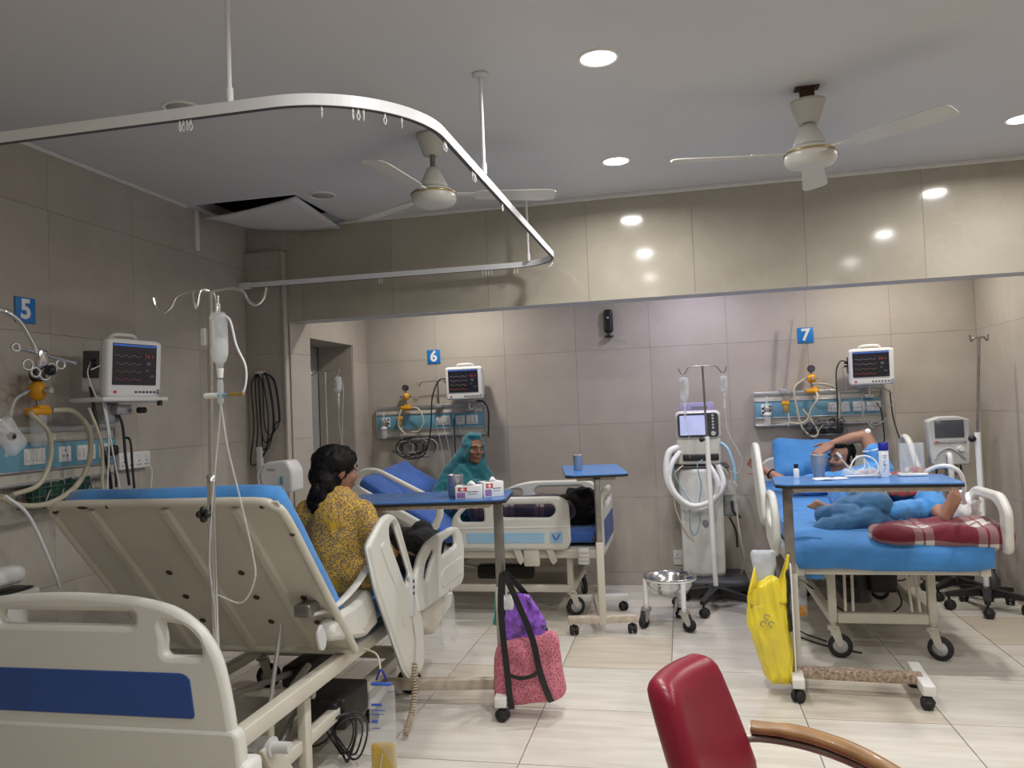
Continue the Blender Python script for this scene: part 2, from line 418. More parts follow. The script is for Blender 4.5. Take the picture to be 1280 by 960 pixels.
    def grid(s, fn, nu, nv, th=0, m=None, smooth=True):
        """sheet fn(u,v), optionally given thickness"""
        vs = [V(fn(i/nu, j/nv)) for i in range(nu+1) for j in range(nv+1)]
        W = nv+1
        fs = [(i*W+j, (i+1)*W+j, (i+1)*W+j+1, i*W+j+1) for i in range(nu) for j in range(nv)]
        if th:
            nrm = [V((0, 0, 0)) for _ in vs]
            for f in fs:
                q = (vs[f[1]]-vs[f[0]]).cross(vs[f[3]]-vs[f[0]])
                for k in f: nrm[k] += q
            o = len(vs); vs2 = [p-(q.normalized() if q.length > 1e-12 else V((0, 0, 1)))*th for p, q in zip(vs, nrm)]
            rim = [i*W for i in range(nu+1)]+[nu*W+j for j in range(1, nv+1)]+[i*W+nv for i in range(nu-1, -1, -1)]+[j for j in range(nv-1, 0, -1)]
            fs2 = fs+[[k+o for k in f[::-1]] for f in fs]+[(rim[k], rim[(k+1) % len(rim)], rim[(k+1) % len(rim)]+o, rim[k]+o)[::-1] for k in range(len(rim))]
            return s.add(vs+vs2, fs2, m, smooth)
        return s.add(vs, fs, m, smooth)
    def mesh(s, name, mt):
        me = bpy.data.meshes.new(name); me.from_pydata([tuple(p) for p in s.v], [], s.f)
        me.polygons.foreach_set('use_smooth', s.s); me.update()
        if mt: me.materials.append(MT[mt])
        return me
    def build(s, name, mt, parent=None, label=None):
        return link(name, s.mesh(name, mt), parent, label)
def ribbon(path, wdir, w, th=.003, res=8):
    """flat strap along a path"""
    P = catmull(path, res); wd = V(wdir).normalized(); m = MB(); vs = []
    for i, p in enumerate(P):
        d = (P[min(len(P)-1, i+1)]-P[max(0, i-1)]).normalized(); x = wd-d*wd.dot(d); x.normalize(); n = d.cross(x)
        for q, r_ in ((-1, -1), (1, -1), (1, 1), (-1, 1)): vs.append(p+x*q*w/2+n*r_*th/2)
    L = len(P)
    m.add(vs, [(i*4+k, i*4+(k+1) % 4, (i+1)*4+(k+1) % 4, (i+1)*4+k) for i in range(L-1) for k in range(4)], None, False)
    return m.add(vs, [(3, 2, 1, 0), (L*4-4, L*4-3, L*4-2, L*4-1)])
def link(name, me, parent=None, label=None, loc=None, rot=None):
    o = bpy.data.objects.new(name, me); COL.objects.link(o)
    if parent is not None: o.parent = parent
    if loc is not None: o.location = loc
    if rot is not None: o.rotation_euler = rot
    if label: o['label'] = label
    return o
def tag(o, label, cat, group=None, kind=None):
    o['label'] = label; o['category'] = cat
    if group: o['group'] = group
    if kind: o['kind'] = kind
    return o
def thing(name, label, cat, loc=(0, 0, 0), rz=0, group=None):
    o = bpy.data.objects.new(name, None); COL.objects.link(o); o.empty_display_size = .1
    o.location = loc; o.rotation_euler = (0, 0, rz)
    return tag(o, label, cat, group)
def struct(name, mb, mt):
    o = mb.build(name, mt); o['kind'] = 'structure'; return o
def text_mesh(txt, size, ext=.001, bold=0.0):
    cu = bpy.data.curves.new('txt', 'FONT'); cu.body = txt; cu.size = size; cu.extrude = ext; cu.offset = bold
    cu.align_x = 'CENTER'; cu.align_y = 'CENTER'; cu.resolution_u = 3
    o = bpy.data.objects.new('txt', cu); COL.objects.link(o)
    dg = bpy.context.evaluated_depsgraph_get()
    me = bpy.data.meshes.new_from_object(o.evaluated_get(dg)); bpy.data.objects.remove(o); bpy.data.curves.remove(cu)
    return me
def text(name, txt, size, mt, parent, loc, rot=(PI/2, 0, 0), bold=0.0):
    me = text_mesh(txt, size, .0006, bold); me.materials.clear(); me.materials.append(MT[mt])
    return link(name, me, parent, None, loc, rot)
def fuse(mb, voxel, smooth=4, fac=.5):
    """one continuous skin over everything in mb"""
    me = mb.mesh('tmp', None); o = bpy.data.objects.new('tmp', me); COL.objects.link(o)
    q = o.modifiers.new('r', 'REMESH'); q.mode = 'VOXEL'; q.voxel_size = voxel; q.use_smooth_shade = True
    if smooth: q2 = o.modifiers.new('s', 'SMOOTH'); q2.factor = fac; q2.iterations = smooth
    dg = bpy.context.evaluated_depsgraph_get()
    r = bpy.data.meshes.new_from_object(o.evaluated_get(dg)); bpy.data.objects.remove(o); bpy.data.meshes.remove(me)
    r.polygons.foreach_set('use_smooth', [True]*len(r.polygons)); return r
def nz(p, s=1.0, seed=0): return NZ.noise(V((p[0]*s+seed*7.3, p[1]*s-seed*3.1, p[2]*s+seed*1.7)))
CACHE = {}
def cached(key, fn):
    if key not in CACHE: CACHE[key] = fn()
    return CACHE[key]
# ================================================================== room shell
XL, XR, XM, YB, YBM, ZC = -2.95, 2.17, 3.4, 6.41, 5.03, 2.795
XN = -2.64          # left wall of the alcove
YN = -1.6           # wall behind the camera
def tiles(parent, origin, U, Vv, ub, vb, mt, th=.010, gap=.0016, name='wall_tile', skip=None):
    """one object per tile; ub/vb are the joint positions along the two axes"""
    U, Vv = V(U), V(Vv); Nn = U.cross(Vv)
    rotq = M((U, Vv, Nn)).transposed().to_euler()
    for i in range(len(ub)-1):
        for j in range(len(vb)-1):
            du, dv = ub[i+1]-ub[i], vb[j+1]-vb[j]
            if du < .02 or dv < .02: continue
            cu, cv = (ub[i]+ub[i+1])/2, (vb[j]+vb[j+1])/2
            if skip and skip(cu, cv): continue
            me = cached(('tile', mt, round(du, 3), round(dv, 3)), lambda: MB().box((0, 0, 0), (du-gap, dv-gap, th)).mesh(name, mt))
            link(name, me, parent, None, V(origin)+U*cu+Vv*cv-Nn*(th/2), rotq)
def breaks(a, b, off, step):
    k = math.ceil((a-off)/step-1e-6); out = [a]
    while off+k*step < b-1e-6:
        if off+k*step > a+.02: out.append(off+k*step)
        k += 1
    return out+[b]
fl = struct('floor', MB().box((.2, 2.5, -.055), (6.9, 8.4, .10)), 'grout')
tiles(fl, (0, 0, 0), (1, 0, 0), (0, 1, 0), breaks(XL, XM, -.113, .6), breaks(.18, YB, 3.18, .6), 'floor_tile', .008, .005, 'floor_tile')
struct('floor_2', MB().box((.22, -.71, -.004), (6.34, 1.78, .008)), 'floor_tile')
zb = breaks(0, ZC, .1, .6)
g = .012
wb = struct('wall_back', MB().box((-.2, YB+.07, 1.4), (5.4, .12, 2.84)), 'wall_grout')
tiles(wb, (0, YB, 0), (1, 0, 0), (0, 0, 1), breaks(XN, XR, -.218, .6), zb, 'wall_tile')
wl = struct('wall_left', MB().box((XL-.07, 1.75, 1.4), (.12, 6.8, 2.84)), 'wall_grout')
tiles(wl, (XL, 0, 0), (0, 1, 0), (0, 0, 1), breaks(-1.6, YBM, 5.03, .6), zb, 'wall_tile')
wr = struct('wall_right', MB().box((XR+.07, 5.74, 1.4), (.12, 1.42, 2.84)), 'wall_grout')
tiles(wr, (XR, 0, 0), (0, -1, 0), (0, 0, 1), breaks(-YB, -YBM, -6.41, .6), zb, 'wall_tile')
# alcove side with a doorway
DY0, DY1, DZ = 5.33, 6.10, 2.03
wa = MB(); wa.box((XN-.16, (YBM+DY0)/2+.005, 1.4), (.30, DY0-YBM-.01, 2.8)); wa.box((XN-.16, (DY1+YB)/2+.005, 1.4), (.30, YB-DY1+.02, 2.8)); wa.box((XN-.16, (DY0+DY1)/2, (DZ+2.8)/2), (.30, DY1-DY0, 2.8-DZ))
wa = struct('wall_alcove', wa, 'wall_grout')
tiles(wa, (XN, 0, 0), (0, 1, 0), (0, 0, 1), [YBM, DY0], breaks(0, 2.6, .1, .6), 'wall_tile')
tiles(wa, (XN, 0, 0), (0, 1, 0), (0, 0, 1), [DY1, YB], breaks(0, 2.6, .1, .6), 'wall_tile')
tiles(wa, (XN, 0, 0), (0, 1, 0), (0, 0, 1), [DY0, DY1], [DZ, 2.6], 'wall_tile')
# passage behind the doorway
wp = MB(); wp.box((-3.22, 5.72, 1.3), (.1, 1.5, 2.6)); wp.box((-3.05, 6.48, 1.3), (.4, .1, 2.6)); wp.box((-3.05, 5.10, 1.3), (.4, .12, 2.6)); wp.box((-3.05, 5.75, 2.5), (.4, 1.5, .1)); wp.box((-3.05, 5.75, -.03), (.4, 1.5, .05))
struct('wall_passage', wp, 'wall_tile')
# door frame of the doorway
d1 = MB(); d1.box((XN-.29, DY0+.16, DZ/2), (.04, .05, DZ)); d1.box((XN-.29, DY0+.30, DZ/2), (.04, .05, DZ)); d1.box((XN-.33, DY0+.7, DZ/2), (.02, .75, DZ))
struct('door_1', d1, 'grey_plastic')
# low projecting pillar beside the alcove and the wall piece behind it
wc = struct('wall_column', MB().box((-2.80, 5.08, 1.4), (.29, .08, 2.78)), 'wall_grout')
tiles(wc, (0, YBM-.004, 0), (1, 0, 0), (0, 0, 1), [-2.95, -2.64], [2.62, ZC], 'wall_tile')
wcp = struct('wall_pillar', MB().box((-2.81, 5.012, 1.305), (.27, .04, 2.61)), 'wall_grout')
tiles(wcp, (0, 4.982, 0), (1, 0, 0), (0, 0, 1), [-2.948, -2.665], breaks(0, 2.615, .1, .6), 'wall_tile')
struct('trim_1', MB().box((-2.66, 5.0, 1.305), (.022, .055, 2.61), .004), 'wall_tile')
# beam over the alcove opening
bmz = 2.125
wbm = struct('wall_beam', MB().box((.22, 5.165, (bmz+ZC)/2+.004), (6.34, .235, ZC-bmz-.004)), 'soffit_paint')
tiles(wbm, (0, YBM, 0), (1, 0, 0), (0, 0, 1), breaks(XN-.02, XM, .124, .665), [bmz-.004, ZC], 'beam_tile', .014)
struct('wall_return', MB().box((2.79, 5.1, 1.06), (1.22, .12, 2.12)), 'wall_tile')
struct('wall_side', MB().box((XM+.06, 1.7, 1.4), (.12, 6.8, 2.84)), 'wall_tile')
struct('wall_near', MB().box((.2, YN-.06, 1.4), (6.8, .12, 2.84)), 'wall_tile')
# ceilings; the main one has an open service hatch
HX0, HX1, HY0, HY1 = -2.90, -2.22, 4.34, 5.03
c = MB(); t = .06; zc = ZC+t/2
c.box(((HX1+XM+.1)/2, (YN+YBM)/2, zc), (XM+.1-HX1, YBM-YN+.1, t)); c.box(((XL-.1+HX1)/2, (YN+HY0)/2, zc), (HX1-XL+.1, HY0-YN, t)); c.box(((XL-.1+HX0)/2, (HY0+HY1)/2, zc), (HX0-XL+.1, HY1-HY0, t))
struct('ceiling', c, 'ceiling_paint')
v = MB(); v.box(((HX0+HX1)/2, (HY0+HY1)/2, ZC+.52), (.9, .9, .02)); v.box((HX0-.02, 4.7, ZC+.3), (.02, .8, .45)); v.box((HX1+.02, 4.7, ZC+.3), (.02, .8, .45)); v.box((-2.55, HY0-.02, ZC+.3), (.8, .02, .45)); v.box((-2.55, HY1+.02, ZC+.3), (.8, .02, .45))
struct('ceiling_void', v, 'void')  # near-black colour stands in for the unlit space above the hatch
struct('ceiling_alcove', MB().box((-.2, 5.85, 2.63), (5.0, 1.2, .06)), 'ceiling_paint')
struct('trim_2', MB().box((.6, YBM-.012, ZC-.012), (5.6, .024, .026), .004), 'trim_white')
struct('trim_3', MB().box((XL+.010, 1.37, ZC-.010), (.02, 5.9, .02), .004), 'trim_white')
struct('trim_4', MB().box((XL+.010, 4.42, 2.66), (.02, .035, .26), .003), 'trim_white')
tr5 = MB(); tr5.box((-2.64+.006, 5.02, 2.36), (.012, .03, .5), .002)
# loose hatch board sagging out of its opening
hp = thing('ceiling_hatch_panel', 'sagging white ceiling board hanging loose from its open hatch', 'ceiling panel', (-2.52, 4.72, ZC-.012))
MB().grid(lambda u, q: (-.355+.66*u, -.30+.57*q-.07*u*(1-q), .008-.055*(1-u)*(1-q)-.050*u*q-.012*math.sin(PI*u)), 12, 8, .012).build('board', 'ceiling_paint', hp)
MB().box((.0, .29, -.004), (.64, .05, .012), 0, rotm(0, R(1), 0)).build('edge_strip', 'ceiling_paint', hp)

# ================================================================== ceiling lamps
def downlight(x, y, z, label, on=True, watts=None, col=(1, .98, .95), group='round recessed ceiling lamps'):
    d = thing('ceiling_downlight', label, 'ceiling light', (x, y, z), 0, group)
    r = .066
    MB().lathe([(r, 0), (r+.004, -.006), (r+.016, -.006), (r+.018, 0), (r+.018, .004)], 28).build('rim', 'white_plastic', d)
    m = MB().lathe([(0, -.003), (r, -.003), (r, .002)], 28)
    if on:
        m.build('diffuser', 'lamp_on', d)
        L = bpy.data.lights.new('lamp', 'AREA'); L.shape = 'DISK'; L.size = .13; L.energy = watts or LAMP_W; L.color = col; L.spread = R(165)
        o = bpy.data.objects.new('lamp', L); COL.objects.link(o); o.parent = d; o.location = (0, 0, -.009)
    else: m.build('diffuser', 'lamp_off', d)
    return d
mm, nt, b = newmat('lamp_on'); b.inputs['Base Color'].default_value = (1, 1, 1, 1); b.inputs['Emission Color'].default_value = (1, .98, .95, 1); b.inputs['Emission Strength'].default_value = 14
mat('lamp_off', (.40, .40, .41), .35, var=.02)
downlight(-.248, 3.014, ZC, 'lit round downlight nearest the centre of the ceiling')
downlight(-.285, 4.331, ZC, 'lit round downlight in front of the tiled beam, left of the right-hand fan')
downlight(1.733, 4.334, ZC, 'lit round downlight cut off by the right edge of the picture')
downlight(-2.068, 4.403, ZC, 'unlit round downlight in front of the sagging ceiling board', False)
downlight(-2.026, 2.968, ZC, 'unlit round downlight behind the curtain track near the left wall', False)
for x in (-.25, 1.73):
    for y in (.37, 1.69) if x < 0 else (.37, 1.69, 3.01):
        downlight(x, y, ZC, 'lit round downlight outside the picture, %s row, %s' % ({-.25: 'left', 1.73: 'right'}[x], {.37: 'behind the viewer', 1.69: 'above the red chair', 3.01: 'beside the right-hand fan'}[y]))
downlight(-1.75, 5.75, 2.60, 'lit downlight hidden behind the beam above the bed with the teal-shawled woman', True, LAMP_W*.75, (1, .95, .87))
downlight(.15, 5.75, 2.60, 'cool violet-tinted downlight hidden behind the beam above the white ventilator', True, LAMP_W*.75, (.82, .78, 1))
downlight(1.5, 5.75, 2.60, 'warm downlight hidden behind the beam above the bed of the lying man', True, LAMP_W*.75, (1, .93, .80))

# ================================================================== ceiling fans
def fan(x, y, label, angs, drop):
    f = thing('ceiling_fan', label, 'ceiling fan', (x, y, ZC), 0, 'three-bladed ceiling fans')
    if drop:
        MB().box((0, 0, -.03), (.06, .028, .06), .004).box((0, 0, -.004), (.10, .05, .008)).build('hook_bracket', 'rust_hole_dark', f)
    t = -.06 if drop else 0
    MB().lathe([(.012, t), (.075, t-.004), (.072, t-.02), (.052, t-.075), (.045, t-.10), (.012, t-.10)], 22).build('canopy', 'fan_white', f)
    MB().cyl((0, 0, t-.02), (0, 0, -.24), .013, n=10).build('down_rod', 'dark_steel', f)
    MB().lathe([(.012, -.165), (.030, -.165), (.036, -.18), (.07, -.25), (.072, -.262), (.012, -.262)], 22).build('lower_canopy', 'fan_white', f)
    mo = MB().lathe([(.02, -.268), (.085, -.268), (.108, -.285), (.110, -.32), (.098, -.34), (.06, -.352), (0, -.355)], 28).build('motor', 'fan_white', f)
    MB().lathe([(.1095, -.287), (.112, -.290), (.112, -.295), (.1095, -.298)], 28).build('trim_ring', 'gold_trim', mo)
    for a in angs:
        bl = MB()
        ou = rnd([(.20, -.045), (.56, -.062), (.60, -.045), (.60, .045), (.56, .06), (.20, .045)], .03, 3)
        bl.panel([ou], .004, 0, M.Rotation(R(a), 4, 'Z') @ TR(0, 0, -.295, R(-10), 0, 0))
        bo = bl.build('blade', 'fan_white', f)
        MB().panel([[(.09, -.02), (.16, -.016), (.26, -.03), (.26, .03), (.16, .016), (.09, .02)]], .005, 0, M.Rotation(R(a), 4, 'Z') @ TR(0, 0, -.291, R(-5), 0, 0)).build('blade_iron', 'fan_white', bo)
fan(.60, 3.58, 'off-white ceiling fan on a rusty hook, right of the lit downlights', (-41, 79, 191), True)
fan(-1.12, 3.62, 'off-white ceiling fan seen through the loop of the curtain track', (-98, 20, 146), False)

# ================================================================== curtain track
ct = thing('curtain_track', 'white aluminium curtain track curving below the ceiling on hanger rods', 'curtain track', (0, 0, 0))
ZT = 2.373
def track_path():
    P = [V((XL, 2.08, ZT))]
    def arc(cx, cy, r, a0, a1, n=24): return [V((cx+r*math.cos(R(a0+(a1-a0)*k/n)), cy+r*math.sin(R(a0+(a1-a0)*k/n)), ZT)) for k in range(n+1)]
    P += arc(-1.13, 2.08+.40, .40, -90, 0); P += arc(-.985, 4.66, .27, 0, 90); P.append(V((XL+.09, 4.90, ZT)))
    return P
TP = track_path()
def sweep(path, w, h):
    m = MB(); vs = []; L = len(path)
    for i, p in enumerate(path):
        d = (path[min(L-1, i+1)]-path[max(0, i-1)]).normalized(); n = V((-d.y, d.x, 0))
        for a, b in ((-w, -h), (w, -h), (w, h), (-w, h)): vs.append(p+n*a+V((0, 0, b)))
    fs = [(i*4+k, i*4+(k+1) % 4, (i+1)*4+(k+1) % 4, (i+1)*4+k) for i in range(L-1) for k in range(4)]
    return m.add(vs, fs).add(vs, [(3, 2, 1, 0), (L*4-4, L*4-3, L*4-2, L*4-1)])
sweep(TP, .009, .017).build('rail', 'white_paint', ct)
sweep([p-V((0, 0, .0175)) for p in TP], .007, .0015).build('runner_slot', 'dark_grey', ct)
for (x, y) in ((-1.262, 2.08), (-.722, 3.02), (-.90, 4.89)):
    rod = MB().cyl((x, y, ZT+.017), (x, y, ZC), .0075, n=10).build('hanger_rod', 'white_paint', ct)
    MB().cyl((x, y, ZT+.015), (x, y, ZT+.06), .011, n=10).build('clamp', 'white_paint', rod)
    MB().lathe([(.008, 0), (.034, 0), (.034, -.006), (.02, -.014), (.008, -.014)], 18, TR(x, y, ZC)).build('flange', 'light_grey', rod)
seg = [0.0]
for a, q in zip(TP, TP[1:]): seg.append(seg[-1]+(q-a).length)
def along(s):
    for i in range(len(TP)-1):
        if s <= seg[i+1]: return TP[i].lerp(TP[i+1], (s-seg[i])/(seg[i+1]-seg[i]))
    return TP[-1]
def nearest(x, y): return min((k*.01 for k in range(int(seg[-1]*100))), key=lambda s: (along(s)-V((x, y, ZT))).length)
runner = MB().cyl((0, 0, 0), (0, 0, -.012), .003, n=6).tube([(0, 0, -.012), (.004, .003, -.02), (0, 0, -.034), (-.004, -.003, -.02), (0, 0, -.012)], .0016, 5, 3).mesh('runner', 'white_plastic')
spots = []
for (x, y, n, st) in ((-1.43, 2.08, 4, .012), (-.98, 2.10, 1, 0), (-.90, 2.15, 3, .016), (-.83, 2.22, 1, 0), (-.79, 2.26, 1, 0), (-.74, 2.5, 2, .016), (-.73, 2.85, 3, .02), (-.72, 3.35, 1, 0), (-.74, 4.75, 5, .022), (-.98, 4.91, 2, .02), (-1.15, 4.92, 4, .02), (-1.9, 4.91, 2, .02)):
    s0 = nearest(x, y)
    for k in range(n): spots.append(along(s0+k*st))
for p in spots: link('runner', runner, ct, None, p-V((0, 0, .018)), (0, 0, random.uniform(0, 3)))
MB().box((XL+.045, 4.91, ZT), (.09, .03, .045), .004).build('wall_bracket', 'white_paint', ct)
# ================================================================== casters, beds, overbed tables
def caster(parent, loc, ang=0, r=.055, style='bed', name='caster'):
    """swivel caster standing on the floor at loc; fork with a wheel as its own sub-part"""
    top = r*2+.035
    def fork():
        m = MB().cyl((0, 0, r*1.9), (0, 0, top+.03), .016, n=10).cyl((0, 0, top), (0, 0, top+.012), .03, n=12)
        for s in (-1, 1): m.panel([rnd([(-.028, .03), (.028, .03), (.05, -r), (.03, -r-.022), (.012, -r)], .01, 2)], .004, 0, TR(0, s*.021, top-.02) @ rotm(R(90), 0, 0))
        return m.box((0, 0, top-.006), (.06, .046, .012), .004).mesh('caster', {'bed': 'cream', 'table': 'black', 'stand': 'black', 'chrome': 'steel'}[style])
    def wheel():
        return MB().lathe([(r*.62, -.013), (r*.95, -.014), (r, -.007), (r, .007), (r*.95, .014), (r*.62, .013)], 20, TR(.032, 0, r) @ rotm(R(90), 0, 0)).mesh('wheel', 'rubber')
    def hub():
        return MB().lathe([(0, -.012), (r*.2, -.014), (r*.22, -.008), (r*.64, -.010), (r*.64, .010), (r*.22, .008), (r*.2, .014), (0, .012)], 18, TR(.032, 0, r) @ rotm(R(90), 0, 0)).mesh('hub', {'bed': 'light_grey', 'chrome': 'dark_grey'}.get(style, 'black'))
    c = link(name, cached(('fork', r, style), fork), parent, None, loc, (0, 0, ang))
    link('wheel', cached(('wheel', r), wheel), c); link('hub', cached(('hub', r, style), hub), c)
    return c
def twin_caster(parent, loc, ang=0, r=.028):
    """small black twin-wheel furniture caster"""
    def hood(): return MB().lathe([(.004, r*2+.02), (.008, r*2+.018), (.009, r*1.6), (r*.9, r*1.35), (r*.98, r)], 14).box((0, 0, r*1.2), (r*1.1, .012, r*1.2), .004).mesh('caster', 'black')
    def wh(): return MB().lathe([(0, -.026), (r*.8, -.026), (r, -.02), (r, -.006), (0, -.005)], 16, TR(.006, 0, r) @ rotm(R(90), 0, 0)).lathe([(0, .005), (r, .006), (r, .02), (r*.8, .026), (0, .026)], 16, TR(.006, 0, r) @ rotm(R(90), 0, 0)).mesh('wheel', 'rubber')
    c = link('caster', cached(('hood', r), hood), parent, None, loc, (0, 0, ang)); link('wheel', cached(('twin', r), wh), c); return c
def plane_x(X): return M(((0, 0, 1, X), (1, 0, 0, 0), (0, 1, 0, 0), (0, 0, 0, 1)))        # panel (a,b) -> (X, y=a, z=b)
def plane_y(Y): return M(((1, 0, 0, 0), (0, 0, -1, Y), (0, 1, 0, 0), (0, 0, 0, 1)))       # panel (a,b) -> (x=a, Y, z=b)
def rail_parts(parent, outline, holes, Mx, extra=(), th=.04, r=.05, mt='abs_cream', name='side_rail'):
    m = MB(); m.panel([rnd(outline, r, 5)]+[rnd(h, .03, 4) for h in holes], th, .016, Mx)
    o = m.build(name, mt, parent)
    for (nm, pl, rr, mm, t2) in extra:
        MB().panel([rnd(pl, rr, 4)], t2, .004, Mx).build(nm, mm, o)
    return o
def bed_frame(p, B, W, L, zf, post_x, post_y, lower_z, cm='cream', r=.065, back_gap=None):
    """chassis shared by the beds: long rails, cross tubes, lower frame, posts, casters.  B maps bed space (x across, y head->foot) to the parent's space"""
    def bx(name, c, d, mt=cm, bev=.006): return MB().box(c, d, bev, B).build(name, mt, p)
    for s in (-1, 1): bx('long_rail', (s*(W/2-.025), L/2, zf), (.05, L-.06, .06))
    for y in (.06, L*.5, L-.06): bx('cross_tube', (0, y, zf-.005), (W-.1, .04, .04))
    y0, y1 = post_y
    for s in (-1, 1): bx('lower_rail', (s*post_x, (y0+y1)/2, lower_z), (.045, y1-y0, .05))
    for y in (y0, y1): bx('lower_cross', (0, y, lower_z), (post_x*2-.045, .05, .055))
    for s in (-1, 1):
        for y in (y0, y1):
            bx('post', (s*post_x, y, (lower_z+zf-.05)/2+.01), (.042, .042, zf-lower_z+.02))
            q = B @ V((s*post_x, y, 0)); caster(p, (q.x, q.y, 0), random.uniform(-1.4, 1.4), r)
    for s in (-1, 1):
        a = B @ V((s*post_x*.9, y0+.12, lower_z+.02)); b = B @ V((s*post_x*.9, y0+.55, zf-.04))
        MB().cyl(a, b, .016, n=8).build('lift_strut', 'dark_steel', p)
    a, b = B @ V((-.33, L*.42, lower_z+.09)), B @ V((.33, L*.42, lower_z+.09)); MB().cyl(a, b, .018, n=10).build('torsion_tube', cm, p)
    mo = MB().box((.10, L*.62, lower_z+.07), (.10, .42, .10), .02, B).build('actuator', 'black', p); MB().cyl(B @ V((.10, L*.62-.2, lower_z+.09)), B @ V((.10, L*.3, zf-.06)), .014, n=8).build('piston', 'steel', mo)
def back_section(p, B, W, py, pz, ang, Lb, cm='cream', mt_sheet='cream'):
    """hinged back deck: tube frame, sheet, ribs, dark discs for vent holes"""
    c, s = math.cos(ang), math.sin(ang)
    def q(x, t, n): return B @ V((x, py-c*t+s*n, pz+s*t+c*n))
    h = W/2-.02
    pts = [q(-h, 0, 0), q(-h, Lb*.5, 0), q(-h, Lb-.09, 0), q(-h+.025, Lb-.025, 0), q(-h+.09, Lb, 0), q(0, Lb, 0), q(h-.09, Lb, 0), q(h-.025, Lb-.025, 0), q(h, Lb-.09, 0), q(h, Lb*.5, 0), q(h, 0, 0)]
    o = MB().tube(pts, .016, 10, 4).build('back_frame', cm, p)
    MB().cyl(q(-h, 0, 0), q(h, 0, 0), .017, n=10).build('hinge_bar', cm, o)
    MB().add([q(-h, 0, -.004), q(h, 0, -.004), q(h, Lb, -.004), q(-h, Lb, -.004), q(-h, 0, .004), q(h, 0, .004), q(h, Lb, .004), q(-h, Lb, .004)], [(0, 1, 2, 3), (7, 6, 5, 4), (0, 4, 5, 1), (1, 5, 6, 2), (2, 6, 7, 3), (3, 7, 4, 0)]).build('deck_sheet', mt_sheet, o)
    for x in (-W*.29, 0.02, W*.31):
        m = MB(); a = [(-.012, -.022), (.012, -.022), (.014, -.002), (-.014, -.002)]
        m.add([q(x+u, .03, n) for u, n in a]+[q(x+u, Lb-.02, n) for u, n in a], [(0, 1, 2, 3)[::-1], (4, 5, 6, 7), (0, 1, 5, 4), (1, 2, 6, 5), (2, 3, 7, 6), (3, 0, 4, 7)]); m.build('rib', cm, o)
    for x in (-W*.15, W*.17, W*.40-.02):
        for t in (.22, .40, .57):
            if (x, t) == (W*.40-.02, .57): continue
            MB().cyl(q(x, Lb*t, -.0045), q(x, Lb*t, -.008), .013, n=10).build('vent_hole_disc', 'rust_hole_dark', o)  # dark disc on the sheet, its colour standing in for a hole's darkness
    return q
def bent_mattress(B, W, y_piv, z_piv, ang, Lb, Lf, th, off=.02, seed=1, droop=0, n=(10, 44, 4), amp=.006):
    """cushion following the raised back and the flat seat"""
    T = Lb+Lf; c, s = math.cos(ang), math.sin(ang)
    def fn(p):
        a = p.y+T/2; hgt = p.z+th/2+off; x = p.x
        bl = .10
        def at(a):
            d = a-Lb
            if d < 0: return V((y_piv+c*d, z_piv-s*d)), V((s, c))
            return V((y_piv+d, z_piv)), V((0, 1))
        P0, n0 = at(a)
        k = max(0, min(1, (a-Lb+bl)/(2*bl))); k = k*k*(3-2*k); nn = V((s, c))*(1-k)+V((0, 1))*k; nn = nn.normalized()
        q = P0+nn*hgt
        w_ = amp*nz((x, a, 0), 5, seed)+amp*.6*nz((x, a, hgt), 13, seed)
        if droop and a > T-.25: q.y -= droop*((a-T+.25)/.25)**2*(1-.5*abs(nz((x, 0, 0), 3, 4)))
        return B @ V((x*(1+.01*nz((a, 0, 0), 6, seed)), q.x, q.y+w_))
    return MB().soft((0, 0, 0), (W, T, th), .035, n, None, fn)
I4 = M.Identity(4)

# ------------------------------------------------------------------ bed 5 (foreground left, seen from its head end)
b5 = thing('hospital_bed', 'cream hospital bed in the left foreground, back raised, with a dark blue headboard insert', 'bed', (-1.87, 2.12, 0), 0, 'adjustable hospital beds')
bed_frame(b5, I4, .95, 2.2, .44, .40, (.42, 1.78), .21)
Q5 = back_section(b5, TR(.06, 0, 0), .96, .92, .49, R(49), .90)
MB().box((0, 1.55, .475), (.88, 1.2, .012), .003).build('seat_deck', 'cream', b5)
bf5 = [o for o in b5.children if o.name.startswith('back_frame')][0]
for (x, t, sx) in ((-.30, .896, .030), (-.43, .872, .012), (-.20, .897, .006), (.22, .898, .018), (.40, .885, .010), (.46, .74, .012)):
    p_ = V((.06+x, .92-math.cos(R(49))*t, .49+math.sin(R(49))*t)); MB().sph(p_+V((0, -.009, -.003)), (sx, .010, .0115), None, 10, 7).build('rust_patch', 'rust_hole_dark', bf5)
st = MB().cyl((.28, .98, .40), (.28, .62, .30), .014, n=8).cyl((.28, .76, .63), (.28, .66, .36), .009, n=8).build('back_strut', 'steel', b5)
cb = MB(); cb.cyl((-.46, .36, .33), (.52, .36, .33), .02, n=12).cyl((.40, .36, .33), (.46, .36, .33), .034, n=14); cb.build('crank_shaft', 'light_grey', b5)
MB().panel([rnd([(.30, .34), (.40, .34), (.56, .12), (.46, .10)], .015, 3)], .022, .003, plane_x(.44)).build('crank_arm', 'cream', b5)
MB().box((.42, .66, .19), (.035, .05, .38), .004).build('iv_socket_post', 'cream', b5)
hb_out = [(-.57, .42), (-.55, .62), (-.51, .79), (-.40, .895), (-.25, .930), (0, .942), (.25, .930), (.40, .895), (.51, .79), (.55, .62), (.57, .42), (.44, .36), (.40, .33), (-.40, .33), (-.44, .36)]
hbM = plane_y(-.02)
